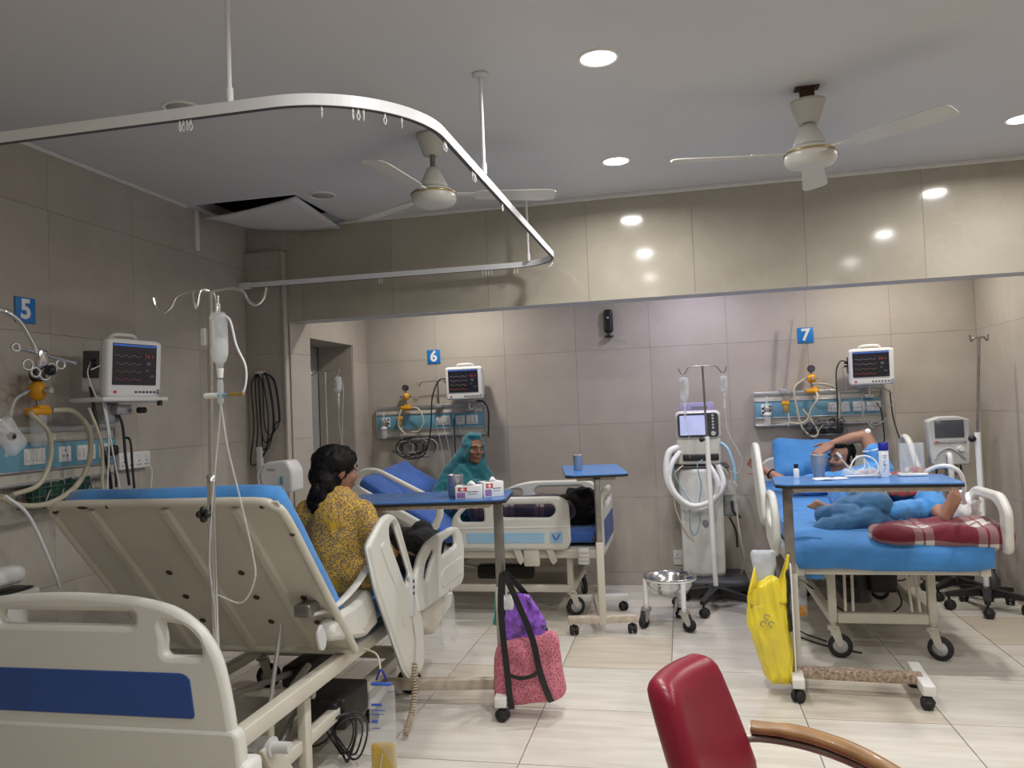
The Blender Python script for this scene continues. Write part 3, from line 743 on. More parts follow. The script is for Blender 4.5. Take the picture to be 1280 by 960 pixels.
hb = MB().panel([rnd(hb_out, .09, 5), rrect(-.24, .845, .24, .886, .02), rnd([(.335, .758), (.465, .758), (.452, .815), (.405, .848), (.325, .858), (.34, .81)], .022, 4), rnd([(-.335, .758), (-.465, .758), (-.452, .815), (-.405, .848), (-.325, .858), (-.34, .81)], .022, 4)], .045, .018, hbM).build('headboard', 'abs_cream', b5)
MB().panel([rnd([(-.44, .58), (.44, .58), (.425, .70), (.40, .712), (-.40, .712), (-.425, .70)], .015, 4)], .051, .003, hbM).build('blue_insert', 'blue_panel', hb, 'dark blue headboard insert')
MB().panel([rnd([(-.575, .55), (.575, .55), (.585, .40), (.45, .345), (-.45, .345), (-.585, .40)], .03, 4)], .056, .012, hbM).build('lower_skirt', 'abs_cream', hb)
for s in (-1, 1): MB().box((s*.56, 0, .40), (.09, .10, .11), .02).build('corner_bumper', 'abs_white', b5)
def sh(poly, dx=0, dy=2.12): return [(y-dy, z) for y, z in poly]
nr = rail_parts(b5, sh([(3.066, .90), (3.092, .924), (3.194, .978), (3.247, 1.002), (3.318, 1.007), (3.381, .993), (3.443, .947), (3.635, .643), (3.728, .40), (3.725, .224), (3.67, .191), (3.522, .205), (3.44, .275), (3.268, .532), (3.148, .711)]), [sh([(3.305, .955), (3.385, .962), (3.57, .68), (3.50, .64), (3.395, .78), (3.315, .88)])], plane_x(.57), [('relief', sh([(3.187, .881), (3.225, .901), (3.285, .856), (3.457, .509), (3.462, .461), (3.435, .482), (3.375, .646), (3.246, .794)]), .03, 'abs_cream', .040)], .032, .03)
fr = rail_parts(b5, sh([(3.587, .625), (3.601, .679), (3.67, .752), (3.79, .797), (3.938, .809), (4.221, .809), (4.337, .791), (4.42, .736), (4.45, .658), (4.42, .481), (4.36, .456), (3.652, .481)]), [sh([(3.70, .630), (3.745, .70), (3.867, .752), (3.905, .735), (3.80, .65), (3.76, .61)]), sh([(4.0, .685), (4.03, .755), (4.259, .765), (4.295, .696)])], plane_x(.585), [('relief', sh([(3.968, .594), (4.031, .616), (4.38, .619), (4.40, .592), (4.38, .52), (3.993, .521)]), .03, 'abs_cream', .040)], .032, .03)
# left pair of rails
for (poly, holes) in (([(3.066, .90), (3.194, .978), (3.318, 1.007), (3.443, .947), (3.635, .643), (3.728, .40), (3.67, .191), (3.522, .205), (3.268, .532)], [[(3.331, .947), (3.377, .95), (3.535, .683), (3.49, .675), (3.391, .805), (3.327, .904)]]), ([(3.587, .625), (3.67, .752), (3.938, .809), (4.337, .791), (4.45, .658), (4.36, .456), (3.652, .481)], [[(3.75, .67), (3.867, .752), (4.259, .765), (4.295, .696)]])):
    rail_parts(b5, sh(poly), [sh(h) for h in holes], plane_x(-.57), (), .05, .03)
# hinge arms of the rails
ar = MB().panel([rnd(sh([(2.83, .585), (2.84, .645), (2.95, .672), (3.08, .668), (3.22, .70), (3.27, .62), (3.31, .53), (3.16, .505)]), .03, 4)], .075, .02, plane_x(.485)).build('rail_hinge', 'abs_cream', b5)
MB().panel([rnd(sh([(3.12, .555), (3.25, .60), (3.27, .565), (3.16, .53)]), .01, 3)], .079, .002, plane_x(.485)).build('hinge_window', 'cream', ar)
MB().tube([(.46, .66, .70), (.49, .80, .695), (.51, .95, .735), (.53, 1.06, .80)], .020, 8, 5, flat=.45).build('link_arm', 'abs_cream', ar)
MB().box((.44, .67, .72), (.07, .09, .05), .01, None).build('pivot_block', 'dark_steel', ar)
MB().panel([rnd([(.62, .64), (.66, .67), (.70, .60), (.68, .56), (.64, .57)], .02, 3)], .012, .003, plane_x(.50)).build('pivot_plate', 'light_grey', ar)
ar2 = MB().panel([rnd(sh([(3.70, .40), (3.74, .47), (4.15, .47), (4.28, .45), (4.25, .37), (3.90, .30)]), .03, 4)], .07, .02, plane_x(.54)).build('rail_hinge', 'cream', b5)
# hand control clipped on the rail, with a coiled lead
hc = thing('bed_hand_control', 'grey push-button hand control clipped to the tilted side rail, with a coiled lead', 'remote control', (-1.285, 3.55, .50))
hcm = rotm(0, R(-6), 0)
MB().box((0, 0, .085), (.024, .055, .19), .010, rotm(R(-4), 0, 0)).build('handset', 'light_grey', hc)
for k in range(3): MB().box((.0125, .0, .155-k*.028), (.004, .022, .014), .003, rotm(R(-4), 0, 0)).build('button', 'dark_grey', hc)
coil = [(0, 0, -.005), (.012, -.02, -.16)]
def helix(P, r, pitch, n=8):
    Pp = catmull(P, 10); out = []; acc = 0
    for i in range(len(Pp)-1):
        d = Pp[i+1]-Pp[i]; x, y = frame(d); st = max(2, int(d.length/pitch*n))
        for k in range(st):
            acc += d.length/st/pitch*2*PI; out.append(Pp[i].lerp(Pp[i+1], k/st)+x*math.cos(acc)*r+y*math.sin(acc)*r)
    return out
MB().tube(catmull([(0, 0, -.01), (.008, .02, -.12), (.012, -.01, -.22)], 6), .003, 6, spline=False).tube(helix([(.012, -.01, -.22), (.02, -.05, -.34), (.02, -.10, -.42), (.03, -.22, -.47)], .012, .013), .0042, 5, spline=False).build('coiled_lead', 'beige_coil', hc)

mt5 = bent_mattress(TR(-1.82, 2.12, 0), .88, .92, .49, R(49), .875, 1.24, .10, seed=2).build('mattress', 'sheet_blue')
tag(mt5, 'bright blue mattress bent up against the raised back of the foreground bed', 'mattress')

# ------------------------------------------------------------------ bed 6 (along the alcove wall, head to the left)
b6 = thing('hospital_bed', 'cream hospital bed along the back wall with light blue striped side rails', 'bed', (-1.55, 5.78, 0), 0, 'adjustable hospital beds')
B6 = TR(-1.0, 0, 0, 0, 0, R(-90))          # bed space -> parent: y(head->foot) to +x
bed_frame(b6, B6, .80, 2.0, .44, .33, (.35, 1.75), .19)
Q6 = back_section(b6, B6, .80, .85, .48, R(32), .76)
MB().box((0, 1.4, .475), (.74, 1.1, .012), .003, B6).build('seat_deck', 'cream', b6)
o6 = [(-1.621, .678), (-1.561, .757), (-1.40, .82), (-1.278, .839), (-.834, .84), (-.776, .80), (-.769, .527), (-.802, .474), (-1.552, .481), (-1.60, .53)]
h61 = [(-1.556, .714), (-1.496, .769), (-1.376, .775), (-1.373, .669), (-1.545, .671)]
h62 = [(-1.282, .75), (-1.243, .79), (-.885, .79), (-.863, .742), (-.901, .695), (-1.247, .699)]
def s6(p): return [(x+1.55, z) for x, z in p]
for Yl, sg in ((-.43, 1), (.43, -1)):
    dz = 0 if sg == 1 else .03
    off = 0 if sg == 1 else .10
    f = lambda p: [(x+off, z+dz) for x, z in s6(p)]
    ro = rail_parts(b6, f(o6), [f(h61), f(h62)], plane_y(Yl), [('stripe', f([(-1.509, .597), (-.948, .597), (-.951, .522), (-1.5, .524)]), .01, 'sky_panel', .047), ('latch', f([(-.912, .599), (-.821, .599), (-.824, .521), (-.915, .522)]), .01, 'sky_panel', .047), ('ridge', f([(-1.60, .632), (-.775, .640), (-.775, .628), (-1.60, .620)]), .004, 'abs_white', .05)], .042, .05)
    if sg == 1: MB().tube([(f([(-.895, .585)])[0][0], Yl-.025, .585), (f([(-.87, .55)])[0][0], Yl-.027, .548), (f([(-.84, .585)])[0][0], Yl-.025, .585)], .004, 6, 5).build('latch_mark', 'ink_blue', ro)
    # head-section rail raised with the back
    if sg == 1:
        Mh = TR(-.20, Yl, .50) @ rotm(0, R(27), 0) @ plane_y(0)
        rail_parts(b6, [(-.74, .06), (-.76, .16), (-.72, .27), (-.62, .32), (-.12, .32), (-.03, .26), (-.02, .10), (-.10, .05)], [[(-.70, .14), (-.68, .24), (-.60, .285), (-.14, .285), (-.08, .22), (-.08, .12)]], Mh, (), .035, .05)
    for x in (-1.15, -.92):
        MB().panel([rnd([(x+1.55-.03, .49), (x+1.55+.02, .49), (x+1.55+.05, .40), (x+1.55+.02, .37), (x+1.55, .40)], .01, 3)], .02, .004, plane_y(Yl)).build('rail_hinge', 'cream', b6)
    MB().box((-1.05+1.55, Yl+.01*sg, .42), (.11, .04, .12), .01).build('rail_lock', 'cream', b6)
fb = MB().panel([rnd([(-.43, .42), (-.45, .70), (-.36, .84), (.36, .84), (.45, .70), (.43, .42)], .08, 5), rrect(-.30, .735, .30, .79, .025)], .04, .015, M.Translation((.98, 0, 0)) @ plane_x(0)).build('footboard', 'abs_cream', b6)
MB().panel([rrect(-.34, .48, .34, .66, .02)], .046, .003, M.Translation((.98, 0, 0)) @ plane_x(0)).build('blue_insert', 'blue_panel', fb)
MB().panel([rnd([(-.42, .46), (-.44, .72), (-.38, .84), (.38, .84), (.44, .72), (.42, .46)], .07, 5)], .04, .015, M.Translation((-1.02, 0, 0)) @ plane_x(0)).build('headboard', 'abs_cream', b6)
bk = MB().box((.86, -.42, .43), (.075, .05, .11), .008)
bk.build('pull_box', 'abs_white', b6)
for k in range(3): MB().box((.86, -.447, .40+.028*k), (.077, .004, .003)).build('groove', 'cable_grey', b6)
mt6 = bent_mattress(TR(-1.55, 5.78, 0) @ B6, .74, .85, .48, R(32), .80, 1.10, .10, seed=5).build('mattress', 'sheet_royal')
tag(mt6, 'royal blue covered mattress on the bed along the back wall', 'mattress')

# ------------------------------------------------------------------ bed 7 (right, foot towards the camera)
b7 = thing('hospital_bed', 'cream hospital bed on the right carrying the lying man, foot towards the viewer', 'bed', (1.03, 6.32, 0), 0, 'adjustable hospital beds')
B7 = TR(0, 0, 0, 0, 0, PI)
bed_frame(b7, B7, .95, 1.92, .53, .255, (.30, 1.64), .22)
for s in (-1, 1):
    MB().box((s*.255, -1.49, .44), (.04, .34, .045), .005, TR(0, 0, 0) ).build('leg_brace', 'cream', b7)
    MB().cyl((s*.14, -1.62, .50), (s*.15, -1.66, .26), .008, n=8).cyl((s*.18, -1.62, .50), (s*.19, -1.66, .26), .008, n=8).build('crank_rod', 'cream', b7)
Q7 = back_section(b7, B7, .95, .88, .565, R(8), .80)
MB().box((0, -1.4, .565), (.90, 1.0, .012), .003).build('seat_deck', 'cream', b7)
def rl(name, poly, holes, X): return rail_parts(b7, [(y-6.32, z) for y, z in poly], [[(y-6.32, z) for y, z in h] for h in holes], plane_x(X), (), .04, .05)
headr = [(5.10, .70), (5.22, .64), (5.42, .70), (5.70, .98), (5.72, 1.10), (5.62, 1.16), (5.48, 1.15), (5.16, .86)]
heado = [[(5.22, .97), (5.46, 1.10), (5.68, 1.09), (5.74, 1.0), (5.66, .93), (5.36, .83)]]
footr = [(4.50, .66), (4.56, .84), (4.66, .92), (4.84, .92), (4.93, .84), (4.93, .62), (4.62, .56)]
footo = [[(4.60, .74), (4.64, .85), (4.70, .88), (4.84, .88), (4.87, .80), (4.80, .74)]]
rl('side_rail', headr, [], -.545); rl('side_rail', [(y, z) for y, z in footr], footo, -.545)
rl('side_rail', [(5.34, .58), (5.50, .58), (6.10, 1.00), (6.16, 1.10), (6.06, 1.17), (5.94, 1.14)], [[(5.42, .625), (5.50, .635), (6.06, 1.03), (6.10, 1.09), (6.05, 1.125), (5.97, 1.10)]], .515)
rl('side_rail', [(4.36, .62), (4.34, .84), (4.44, .925), (4.80, .925), (4.94, .84), (4.95, .62)], [[(4.44, .70), (4.44, .83), (4.52, .87), (4.78, .87), (4.86, .80), (4.86, .70)]], .545)
MB().panel([rnd([(-.46, .50), (-.47, .92), (-.40, 1.0), (.40, 1.0), (.47, .92), (.46, .50)], .07, 5)], .04, .015, plane_y(.0)).build('headboard', 'abs_cream', b7)
mt7 = bent_mattress(TR(1.045, 6.32, 0) @ B7, .97, .88, .575, R(8), .82, 1.04, .13, seed=9, droop=.10, amp=.012).build('mattress', 'sheet_blue')
tag(mt7, 'blue sheeted mattress drooping over the foot of the right-hand bed', 'mattress')

# ------------------------------------------------------------------ overbed tables
def overbed(label, loc, rz, length, width, zt, foot=.44, top_mt='table_blue_glare', knob=True, base_len=.60, bar_off=0, post_y=0.0, far_foot=True, r=.03, bar_mt='rust_cream'):
    """post at the local origin; the top and the base reach along local -x"""
    t = thing('overbed_table', label, 'table', loc, rz, 'overbed tables on casters')
    tp = MB().panel([rnd([(-length+.05, -width/2), (.02, -width/2), (.06, -width/2+.04), (.06, width/2-.04), (.02, width/2), (-length+.05, width/2)], .008, 2)], .006, 0, TR(0, 0, zt-.003)).build('table_top', top_mt, t)
    MB().panel([rnd([(-length+.05, -width/2), (.02, -width/2), (.06, -width/2+.04), (.06, width/2-.04), (.02, width/2), (-length+.05, width/2)], .008, 2)], .014, 0, TR(0, 0, zt-.0131)).build('edge_band', 'black', tp)
    MB().box((-length*.46, 0, zt-.034), (length*.86, width*.62, .026), .003).build('top_frame', 'rust_cream', t)
    MB().box((0, post_y, (zt-.03+.52)/2), (.046, .036, zt-.03-.52), .004).build('upper_post', 'dark_steel', t)
    lp = MB().box((0, post_y, .32), (.056, .046, .52), .004).build('lower_post', 'cream', t)
    if knob: MB().lathe([(0, .0), (.016, 0), (.019, .008), (.016, .02), (0, .02)], 12, TR(0, post_y-.024, .60) @ rotm(R(90), 0, 0)).cyl((0, post_y-.02, .60), (0, post_y-.035, .60), .006, n=8).build('height_knob', 'black', t)
    MB().box((0, 0, .0925), (.055, foot, .045), .004).build('foot_bar', 'abs_white' if not knob else 'rust_cream', t)
    for s in (-1, 1): twin_caster(t, (0, s*(foot/2-.035), 0), random.uniform(-1, 1), r)
    MB().box((-base_len/2, bar_off, .10), (base_len, .05, .05), .004).build('long_bar', bar_mt, t)
    if far_foot:
        MB().box((-base_len, 0, .0925), (.055, foot, .045), .004).build('foot_bar', 'abs_white', t)
        for s in (-1, 1): twin_caster(t, (-base_len, s*(foot/2-.035), 0), random.uniform(-1, 1), r)
    return t
T5 = overbed('blue-topped overbed table across the foreground bed, with boxes and a tumbler on it', (-.905, 3.80, 0), R(7), .80, .46, 1.03, .46, 'table_blue_plain', False, .62, .02)
T6 = overbed('blue-topped overbed table standing end-on by the middle bed, with a single tumbler', (-.545, 5.04, 0), R(-80), .84, .40, 1.015, .44, 'table_blue_glare', True, .56)
T7 = overbed('blue-topped overbed table in front of the lying man, crowded with cups and bottles', (.50, 4.13, 0), R(176), .795, .42, 1.04, .36, 'table_blue_glare', False, .56, .02, bar_mt='rusty_bar')
# ================================================================== wall signs, bedhead panels, monitors
def sign(txt, loc, rz, label):
    s = thing('bed_number_sign', label, 'sign', loc, rz, 'blue bed number plates')
    MB().box((0, -.004, 0), (.115, .008, .118), .002).build('plate', 'sign_blue', s)
    text('numeral', txt, .125, 'sign_white', s, (0, -.0085, 0), bold=.004)
sign('5', (XL, 3.078, 1.998), R(90), 'blue square number sign reading five on the left wall')
sign('6', (-2.036, YB, 1.922), 0, 'blue square number sign reading six, left of the patient monitor')
sign('7', (.97, YB, 1.928), 0, 'blue square number sign reading seven, above the lying man')
def plate(parent, x, z, w, h, kind):
    """socket plate; local front is -y"""
    p = MB().box((x, -.046, z), (w, .010, h), .003).build('socket_plate', 'white_plastic', parent)
    if kind == 'sock':
        m = MB()
        for dx in ((-w*.22, w*.22) if w > .1 else (0,)):
            for (a, b) in ((0, .018), (-.011, -.008), (.011, -.008)): m.cyl((x+dx+a, -.0515, z+b), (x+dx+a, -.0525, z+b), .004, n=8)
        m.build('pin_hole', 'black', p)
    else:
        for k in range(max(2, int(w/.028))):
            n = max(2, int(w/.028)); MB().box((x-w/2+w*(k+.5)/n, -.053, z), (w/n*.62, .006, h*.55), .002).build('switch', 'abs_white', p)
def bedhead(loc, rz, Wd, label, layout, gas=True):
    """trunking panel: local x along the wall, front towards -y, z=0 at the bottom edge"""
    p = thing('bedhead_panel', label, 'wall panel', loc, rz, 'bedhead service panels')
    H = .275
    b = MB(); b.box((0, -.018, H*.48), (Wd, .036, H*.92), .003); b.build('housing', 'cream', p)
    MB().box((0, -.040, H*.475), (Wd-.006, .010, .120), .002).build('blue_channel', 'trunk_blue', p)
    for z in (H*.475+.065, H*.475-.065): MB().box((0, -.046, z), (Wd-.004, .008, .010), .002).build('channel_lip', 'aluminium', p)
    MB().box((0, -.035, H-.022), (Wd, .020, .030), .003).build('equipment_rail', 'aluminium', p)
    for k in range(4): MB().box((-Wd/2+Wd*(k+.5)/4, -.014, H-.022), (.03, .028, .02)).build('rail_standoff', 'grey_plastic', p)
    MB().box((0, -.028, .008), (Wd, .056, .016), .003).build('bottom_lip', 'aluminium', p)
    MB().box((-Wd/2-.004, -.02, H*.48), (.008, .05, H*.95), .002).build('end_cap', 'grey_plastic', p); MB().box((Wd/2+.004, -.02, H*.48), (.008, .05, H*.95), .002).build('end_cap', 'grey_plastic', p)
    for (x, w, k) in layout: plate(p, x, H*.475, w, .075, k)
    if gas:
        g0 = MB().box((-Wd/2+.085, -.049, H*.475), (.075, .014, .08), .004).build('gas_outlet', 'white_plastic', p)
        m = MB()
        for a in range(4):
            for c in range(4):
                if (a+c) % 2 == 0: m.box((-Wd/2+.06+.0167*a, -.0568, H*.475-.025+.0167*c), (.016, .001, .016))
        m.build('chequer', 'black', g0)
        MB().cyl((-Wd/2+.085, -.05, H*.475), (-Wd/2+.085, -.09, H*.475), .016, n=14).build('probe', 'steel', g0)
    return p
B7P = bedhead((1.02, YB, 1.235), 0, .915, 'cream and blue bedhead service panel above the lying man', [(.115, .075, 'sock'), (.205, .06, 'sw'), (.30, .085, 'sock'), (.405, .10, 'sw')])
B6P = bedhead((-2.08, YB, 1.245), 0, .95, 'cream and blue bedhead service panel behind the teal-shawled person', [(.12, .12, 'sw'), (.27, .075, 'sock'), (.37, .10, 'sw')])
B5P = bedhead((XL, 3.09, 1.19), R(90), 1.02, 'cream and blue bedhead service panel on the left wall', [(-.02, .12, 'sw'), (.16, .075, 'sock'), (.30, .12, 'sw'), (.43, .085, 'sock')])
def flowmeter(loc, label):
    f = thing('oxygen_flowmeter', label, 'flowmeter', loc, 0)
    MB().box((0, -.02, .10), (.034, .03, .05), .006).build('valve_block', 'steel', f)
    MB().cyl((0, -.02, .12), (0, -.02, .20), .009, n=12).build('flow_tube', 'clear_plastic', f)
    MB().lathe([(.01, .075), (.02, .07), (.028, .065), (.028, .045), (.01, .045)], 14, TR(0, -.02, 0)).build('jar_cap', 'white_plastic', f)
    MB().lathe([(0, -.03), (.022, -.03), (.026, -.02), (.027, .048), (.024, .05)], 14, TR(0, -.02, 0)).build('humidifier_jar', 'clear_plastic', f)
    MB().cyl((.02, -.02, .10), (.045, -.02, .10), .008, n=10).build('knob', 'dark_steel', f)
flowmeter((.648, 6.33, 1.27), 'clear oxygen flowmeter bottle on the left end of the panel above the lying man')
flowmeter((-2.47, 6.33, 1.27), 'oxygen flowmeter bottle on the left end of the panel beside the alcove doorway')
def yellow_valve(loc, label):
    f = thing('suction_valve', label, 'valve', loc, 0)
    MB().box((0, -.02, .05), (.055, .035, .03), .006).build('cap', 'yellow_plastic', f)
    MB().box((0, -.02, .01), (.042, .028, .06), .006).build('body', 'brass', f)
    MB().tube([(.015, -.02, -.02), (.022, -.03, -.07), (.015, -.025, -.13)], .006, 8, 5).build('spout', 'tube_clear', f)
yellow_valve((.785, 6.335, 1.36), 'small yellow suction valve on the panel above the lying man')
yellow_valve((-2.33, 6.335, 1.36), 'small yellow suction valve on the panel beside the alcove doorway')
def regulator(loc, rz, label, s=1.0, hose=None, jar=True):
    """yellow vacuum regulator: gauge, round body, collar clamp, hoses"""
    f = thing('vacuum_regulator', label, 'regulator', loc, rz)
    MB().sph((0, -.03, .17), (.036*s, .032*s, .036*s)).build('body', 'yellow_plastic', f)
    MB().cyl((0, -.055*s-.01, .17), (0, -.075*s-.01, .17), .014*s, .011*s, 12).build('dial', 'steel', f)
    gz_ = MB().cyl((0, -.015, .245), (0, -.045, .245), .027*s, n=18).build('gauge', 'black', f)
    MB().cyl((0, -.0452, .245), (0, -.046, .245), .021*s, n=18).build('gauge_face', 'dark_grey', gz_)
    MB().cyl((0, -.03, .20), (0, -.03, .225), .008, n=8).cyl((0, -.03, .10), (0, -.03, .14), .009, n=8).build('stem', 'dark_steel', f)
    MB().cyl((-.055, -.03, .17), (.055, -.03, .17), .006, n=8).build('cross_pipe', 'dark_steel', f)
    MB().box((0, -.03, .075), (.095*s, .055, .035), .012).box((.02, -.03, .095), (.05*s, .04, .02), .006).build('collar', 'yellow_plastic', f)
    if jar: MB().lathe([(0, -.085), (.03, -.085), (.033, -.075), (.036, .055), (.034, .06)], 18, TR(0, -.03, 0)).build('jar', 'clear_plastic', f)
    for h in hose or []: MB().tube(h[0], h[1], 8, 8).build('hose', h[2], f)
    return f
regulator((.985, 6.35, 1.42), 0, 'yellow vacuum regulator with black gauge and looping hoses above the lying man', 1.0, [
    ([(-.05, -.03, .17), (-.13, -.05, .10), (-.12, -.06, -.05), (-.09, -.06, -.20), (-.02, -.07, -.27), (.02, -.07, -.24), (-.02, -.06, -.15), (-.08, -.06, -.06)], .008, 'tube_beige'),
    ([(.02, -.04, .08), (.03, -.08, .02), (-.02, -.07, -.06), (-.05, -.06, -.14), (-.10, -.06, -.17), (-.18, -.05, -.16)], .008, 'tube_beige'),
    ([(.0, -.04, .13), (.10, -.07, .12), (.17, -.06, .08), (.19, -.05, .0), (.18, -.05, -.14)], .008, 'tube_beige')], False)
regulator((-2.27, 6.35, 1.42), 0, 'yellow vacuum regulator with black dial near the alcove doorway', .95, [
    ([(.03, -.04, .08), (.12, -.06, .06), (.16, -.06, -.04), (.12, -.06, -.12), (.05, -.06, -.13)], .008, 'tube_beige'),
    ([(-.03, -.04, .08), (-.05, -.06, .02), (-.06, -.06, -.08), (.0, -.06, -.15)], .008, 'tube_beige')], False)
regulator((XL+.05, 3.06, 1.45), R(90), 'large yellow vacuum regulator with ribbed jar and thick looping hose on the left wall', 1.25, [
    ([(.06, -.05, .08), (.16, -.08, .07), (.23, -.10, -.02), (.23, -.10, -.16), (.14, -.10, -.28), (-.02, -.10, -.34), (-.18, -.10, -.33), (-.28, -.10, -.28)], .013, 'tube_beige'),
    ([(-.06, -.05, .07), (-.10, -.09, .06), (-.02, -.10, -.02), (-.01, -.10, -.14), (-.08, -.10, -.25), (-.22, -.10, -.28)], .011, 'tube_beige'),
    ([(-.05, -.03, .17), (-.13, -.03, .12), (-.16, -.03, .0), (-.18, -.03, -.12)], .007, 'tube_clear')], True)
hook = MB()

def monitor(loc, rz, label, s=1.0, screen='screen_glass', tilt=0, cables=None, tray=False, arm=True, glow='trace_red'):
    """patient monitor: local front -y, origin at the middle of its underside"""
    f = thing('patient_monitor', label, 'monitor', loc, rz, 'bedside patient monitors')
    T = rotm(R(tilt), 0, 0) @ M.Diagonal((s, s, s, 1))
    W, H = .305, .265
    hs = MB().panel([rnd([(-W/2, .0), (W/2, .0), (W/2, H-.01), (W/2-.02, H), (-W/2+.02, H), (-W/2, H-.01)], .022, 4)], .045, .012, T @ plane_y(-.055)).build('bezel', 'white_plastic', f)
    MB().box((0, .035, H*.5), (W*.92, .14, H*.9), .025, T, 3).build('housing', 'abs_white', f)
    MB().box((-.005, -.0785, H*.57), (W*.80, .004, H*.70), 0, T).build('screen', screen, f)
    sc = f.children[-1]
    def ln(pts, mt, name='trace'):
        MB().tube([T @ V((x, -.0812, z)) for x, z in pts], .0011*s, 4, spline=False).build(name, mt, sc)
    for (z, mt) in ((.215, 'trace_blue'),): MB().box((-.005, -.0808, z+.021), (W*.80, .0005, .008), 0, T).build('status_bar', mt, sc)
    for (z0, mt) in ((.20, 'trace_white'), (.165, 'trace_white'), (.13, 'trace_yellow'), (.095, glow)):
        P = []
        for k in range(25):
            u = k/24; sp = max(0, 1-abs((u*4) % 1-.5)*14)
            P.append((-.115+.145*u, z0-.012+.004*math.sin(u*20)+(.0 if mt == 'trace_yellow' else .0)+sp*.0))
        ln(P, 'trace_white' if mt == 'trace_white' else mt)
    for (x, z, t, mt, sz) in ((.062, .188, '74', 'trace_red', .030), (.095, .190, '0', 'trace_red', .022), (.07, .155, '98', 'trace_white', .024), (.062, .125, '12', 'trace_white', .018), (.09, .10, '120', 'trace_white', .016)):
        q = T @ V((x, -.0812, z)); text('reading', t, sz*s, mt, sc, q, (PI/2+R(tilt), 0, 0))
    for k in range(6): MB().box((.005+.021*k, -.0785, .027), (.013, .005, .009), .002, T).build('button', 'dark_grey', f)
    MB().cyl(T @ V((.135, -.076, .030)), T @ V((.135, -.092, .030)), .012*s, n=14).build('dial', 'grey_plastic', f)
    MB().box((-.11, -.0785, .027), (.016, .004, .012), .002, T).build('badge', 'red_print', f)
    MB().tube([T @ V(p) for p in ((-.08, .03, H-.02), (-.06, .0, H+.014), (.0, -.005, H+.02), (.06, .0, H+.014), (.08, .03, H-.02))], .010*s, 8, 5).build('handle', 'abs_white', f)
    MB().box((-W*.46-.004, .03, H*.55), (.012, .09, .12), .004, T).build('side_port', 'dark_grey', f)
    for k in range(2): MB().cyl(T @ V((-W*.46-.008, 0, H*.62-.022*k)), T @ V((-W*.46-.035, -.01, H*.62-.022*k)), .006, n=8).build('plug', 'black', f)
    if arm:
        MB().box((0, .06, -.012), (.16, .12, .014), .003).build('mount_plate', 'aluminium', f)
        MB().cyl((0, .09, -.012), (0, .09, -.09), .016, n=10).box((0, .12, -.085), (.07, .08, .03), .005).build('mount_arm', 'aluminium', f)
    if tray:
        MB().box((.01, .02, -.012), (.40, .22, .022), .006).build('tray', 'abs_white', f)
        MB().box((.0, .11, -.075), (.09, .09, .10), .008).box((.04, .05, -.06), (.09, .05, .05), .006).build('tray_bracket', 'aluminium', f)
        MB().cyl((.155, -.085, -.018), (.155, -.085, -.045), .013, n=10).cyl((.10, .0, -.065), (.14, .0, -.065), .016, n=10).build('tray_knob', 'black', f)
    for (P, r, mt) in cables or []: MB().tube(P, r, 7, 8).build('cable', mt, f)
    return f
monitor((1.375, 6.20, 1.525), R(-4), 'white patient monitor with dark screen above the lying man', 1.0, 'screen_dark', 4, [
    ([(-.15, .0, .17), (-.20, -.02, .18), (-.235, -.03, .10), (-.24, -.05, -.10), (-.25, -.06, -.34)], .005, 'black'),
    ([(-.15, .01, .14), (-.19, -.01, .12), (-.17, -.02, .0), (-.18, -.02, -.03)], .003, 'cable_grey'),
    ([(.02, .08, -.03), (.10, .06, -.04), (.17, .05, -.10), (.12, .04, -.17), (-.02, .03, -.16), (-.06, .02, -.24), (.0, .02, -.32)], .0045, 'cable_grey'),
    ([(-.03, .08, -.03), (-.06, .05, -.12), (-.05, .04, -.24), (.02, .03, -.30), (.10, .03, -.26)], .004, 'cable_grey'),
    ([(.05, .10, -.14), (.07, .06, -.20), (.08, .05, -.38), (.07, .05, -.46)], .005, 'black'), ([(.14, .09, -.05), (.15, .07, -.25), (.18, .05, -.40), (.20, .05, -.48)], .005, 'black')])
monitor((-1.71, 6.22, 1.548), R(4), 'white patient monitor on the wall above the teal-shawled person', 1.0, 'screen_dark', 4, [
    ([(-.15, .0, .17), (-.22, -.02, .16), (-.28, -.03, .02), (-.30, -.05, -.25), (-.36, -.06, -.44), (-.50, -.06, -.47), (-.62, -.06, -.40)], .006, 'black'),
    ([(.06, .08, -.02), (.13, .06, -.03), (.17, .05, -.12), (.16, .05, -.32)], .007, 'black'),
    ([(-.05, .08, -.02), (-.12, .06, -.10), (-.13, .05, -.16)], .004, 'cable_grey'), ([(.0, .08, -.02), (.05, .06, -.06), (.06, .05, -.14)], .004, 'cable_grey'),
    ([(-.13, .10, -.16), (-.125, .06, -.22), (-.12, .05, -.45), (-.11, .05, -.62)], .005, 'black')])
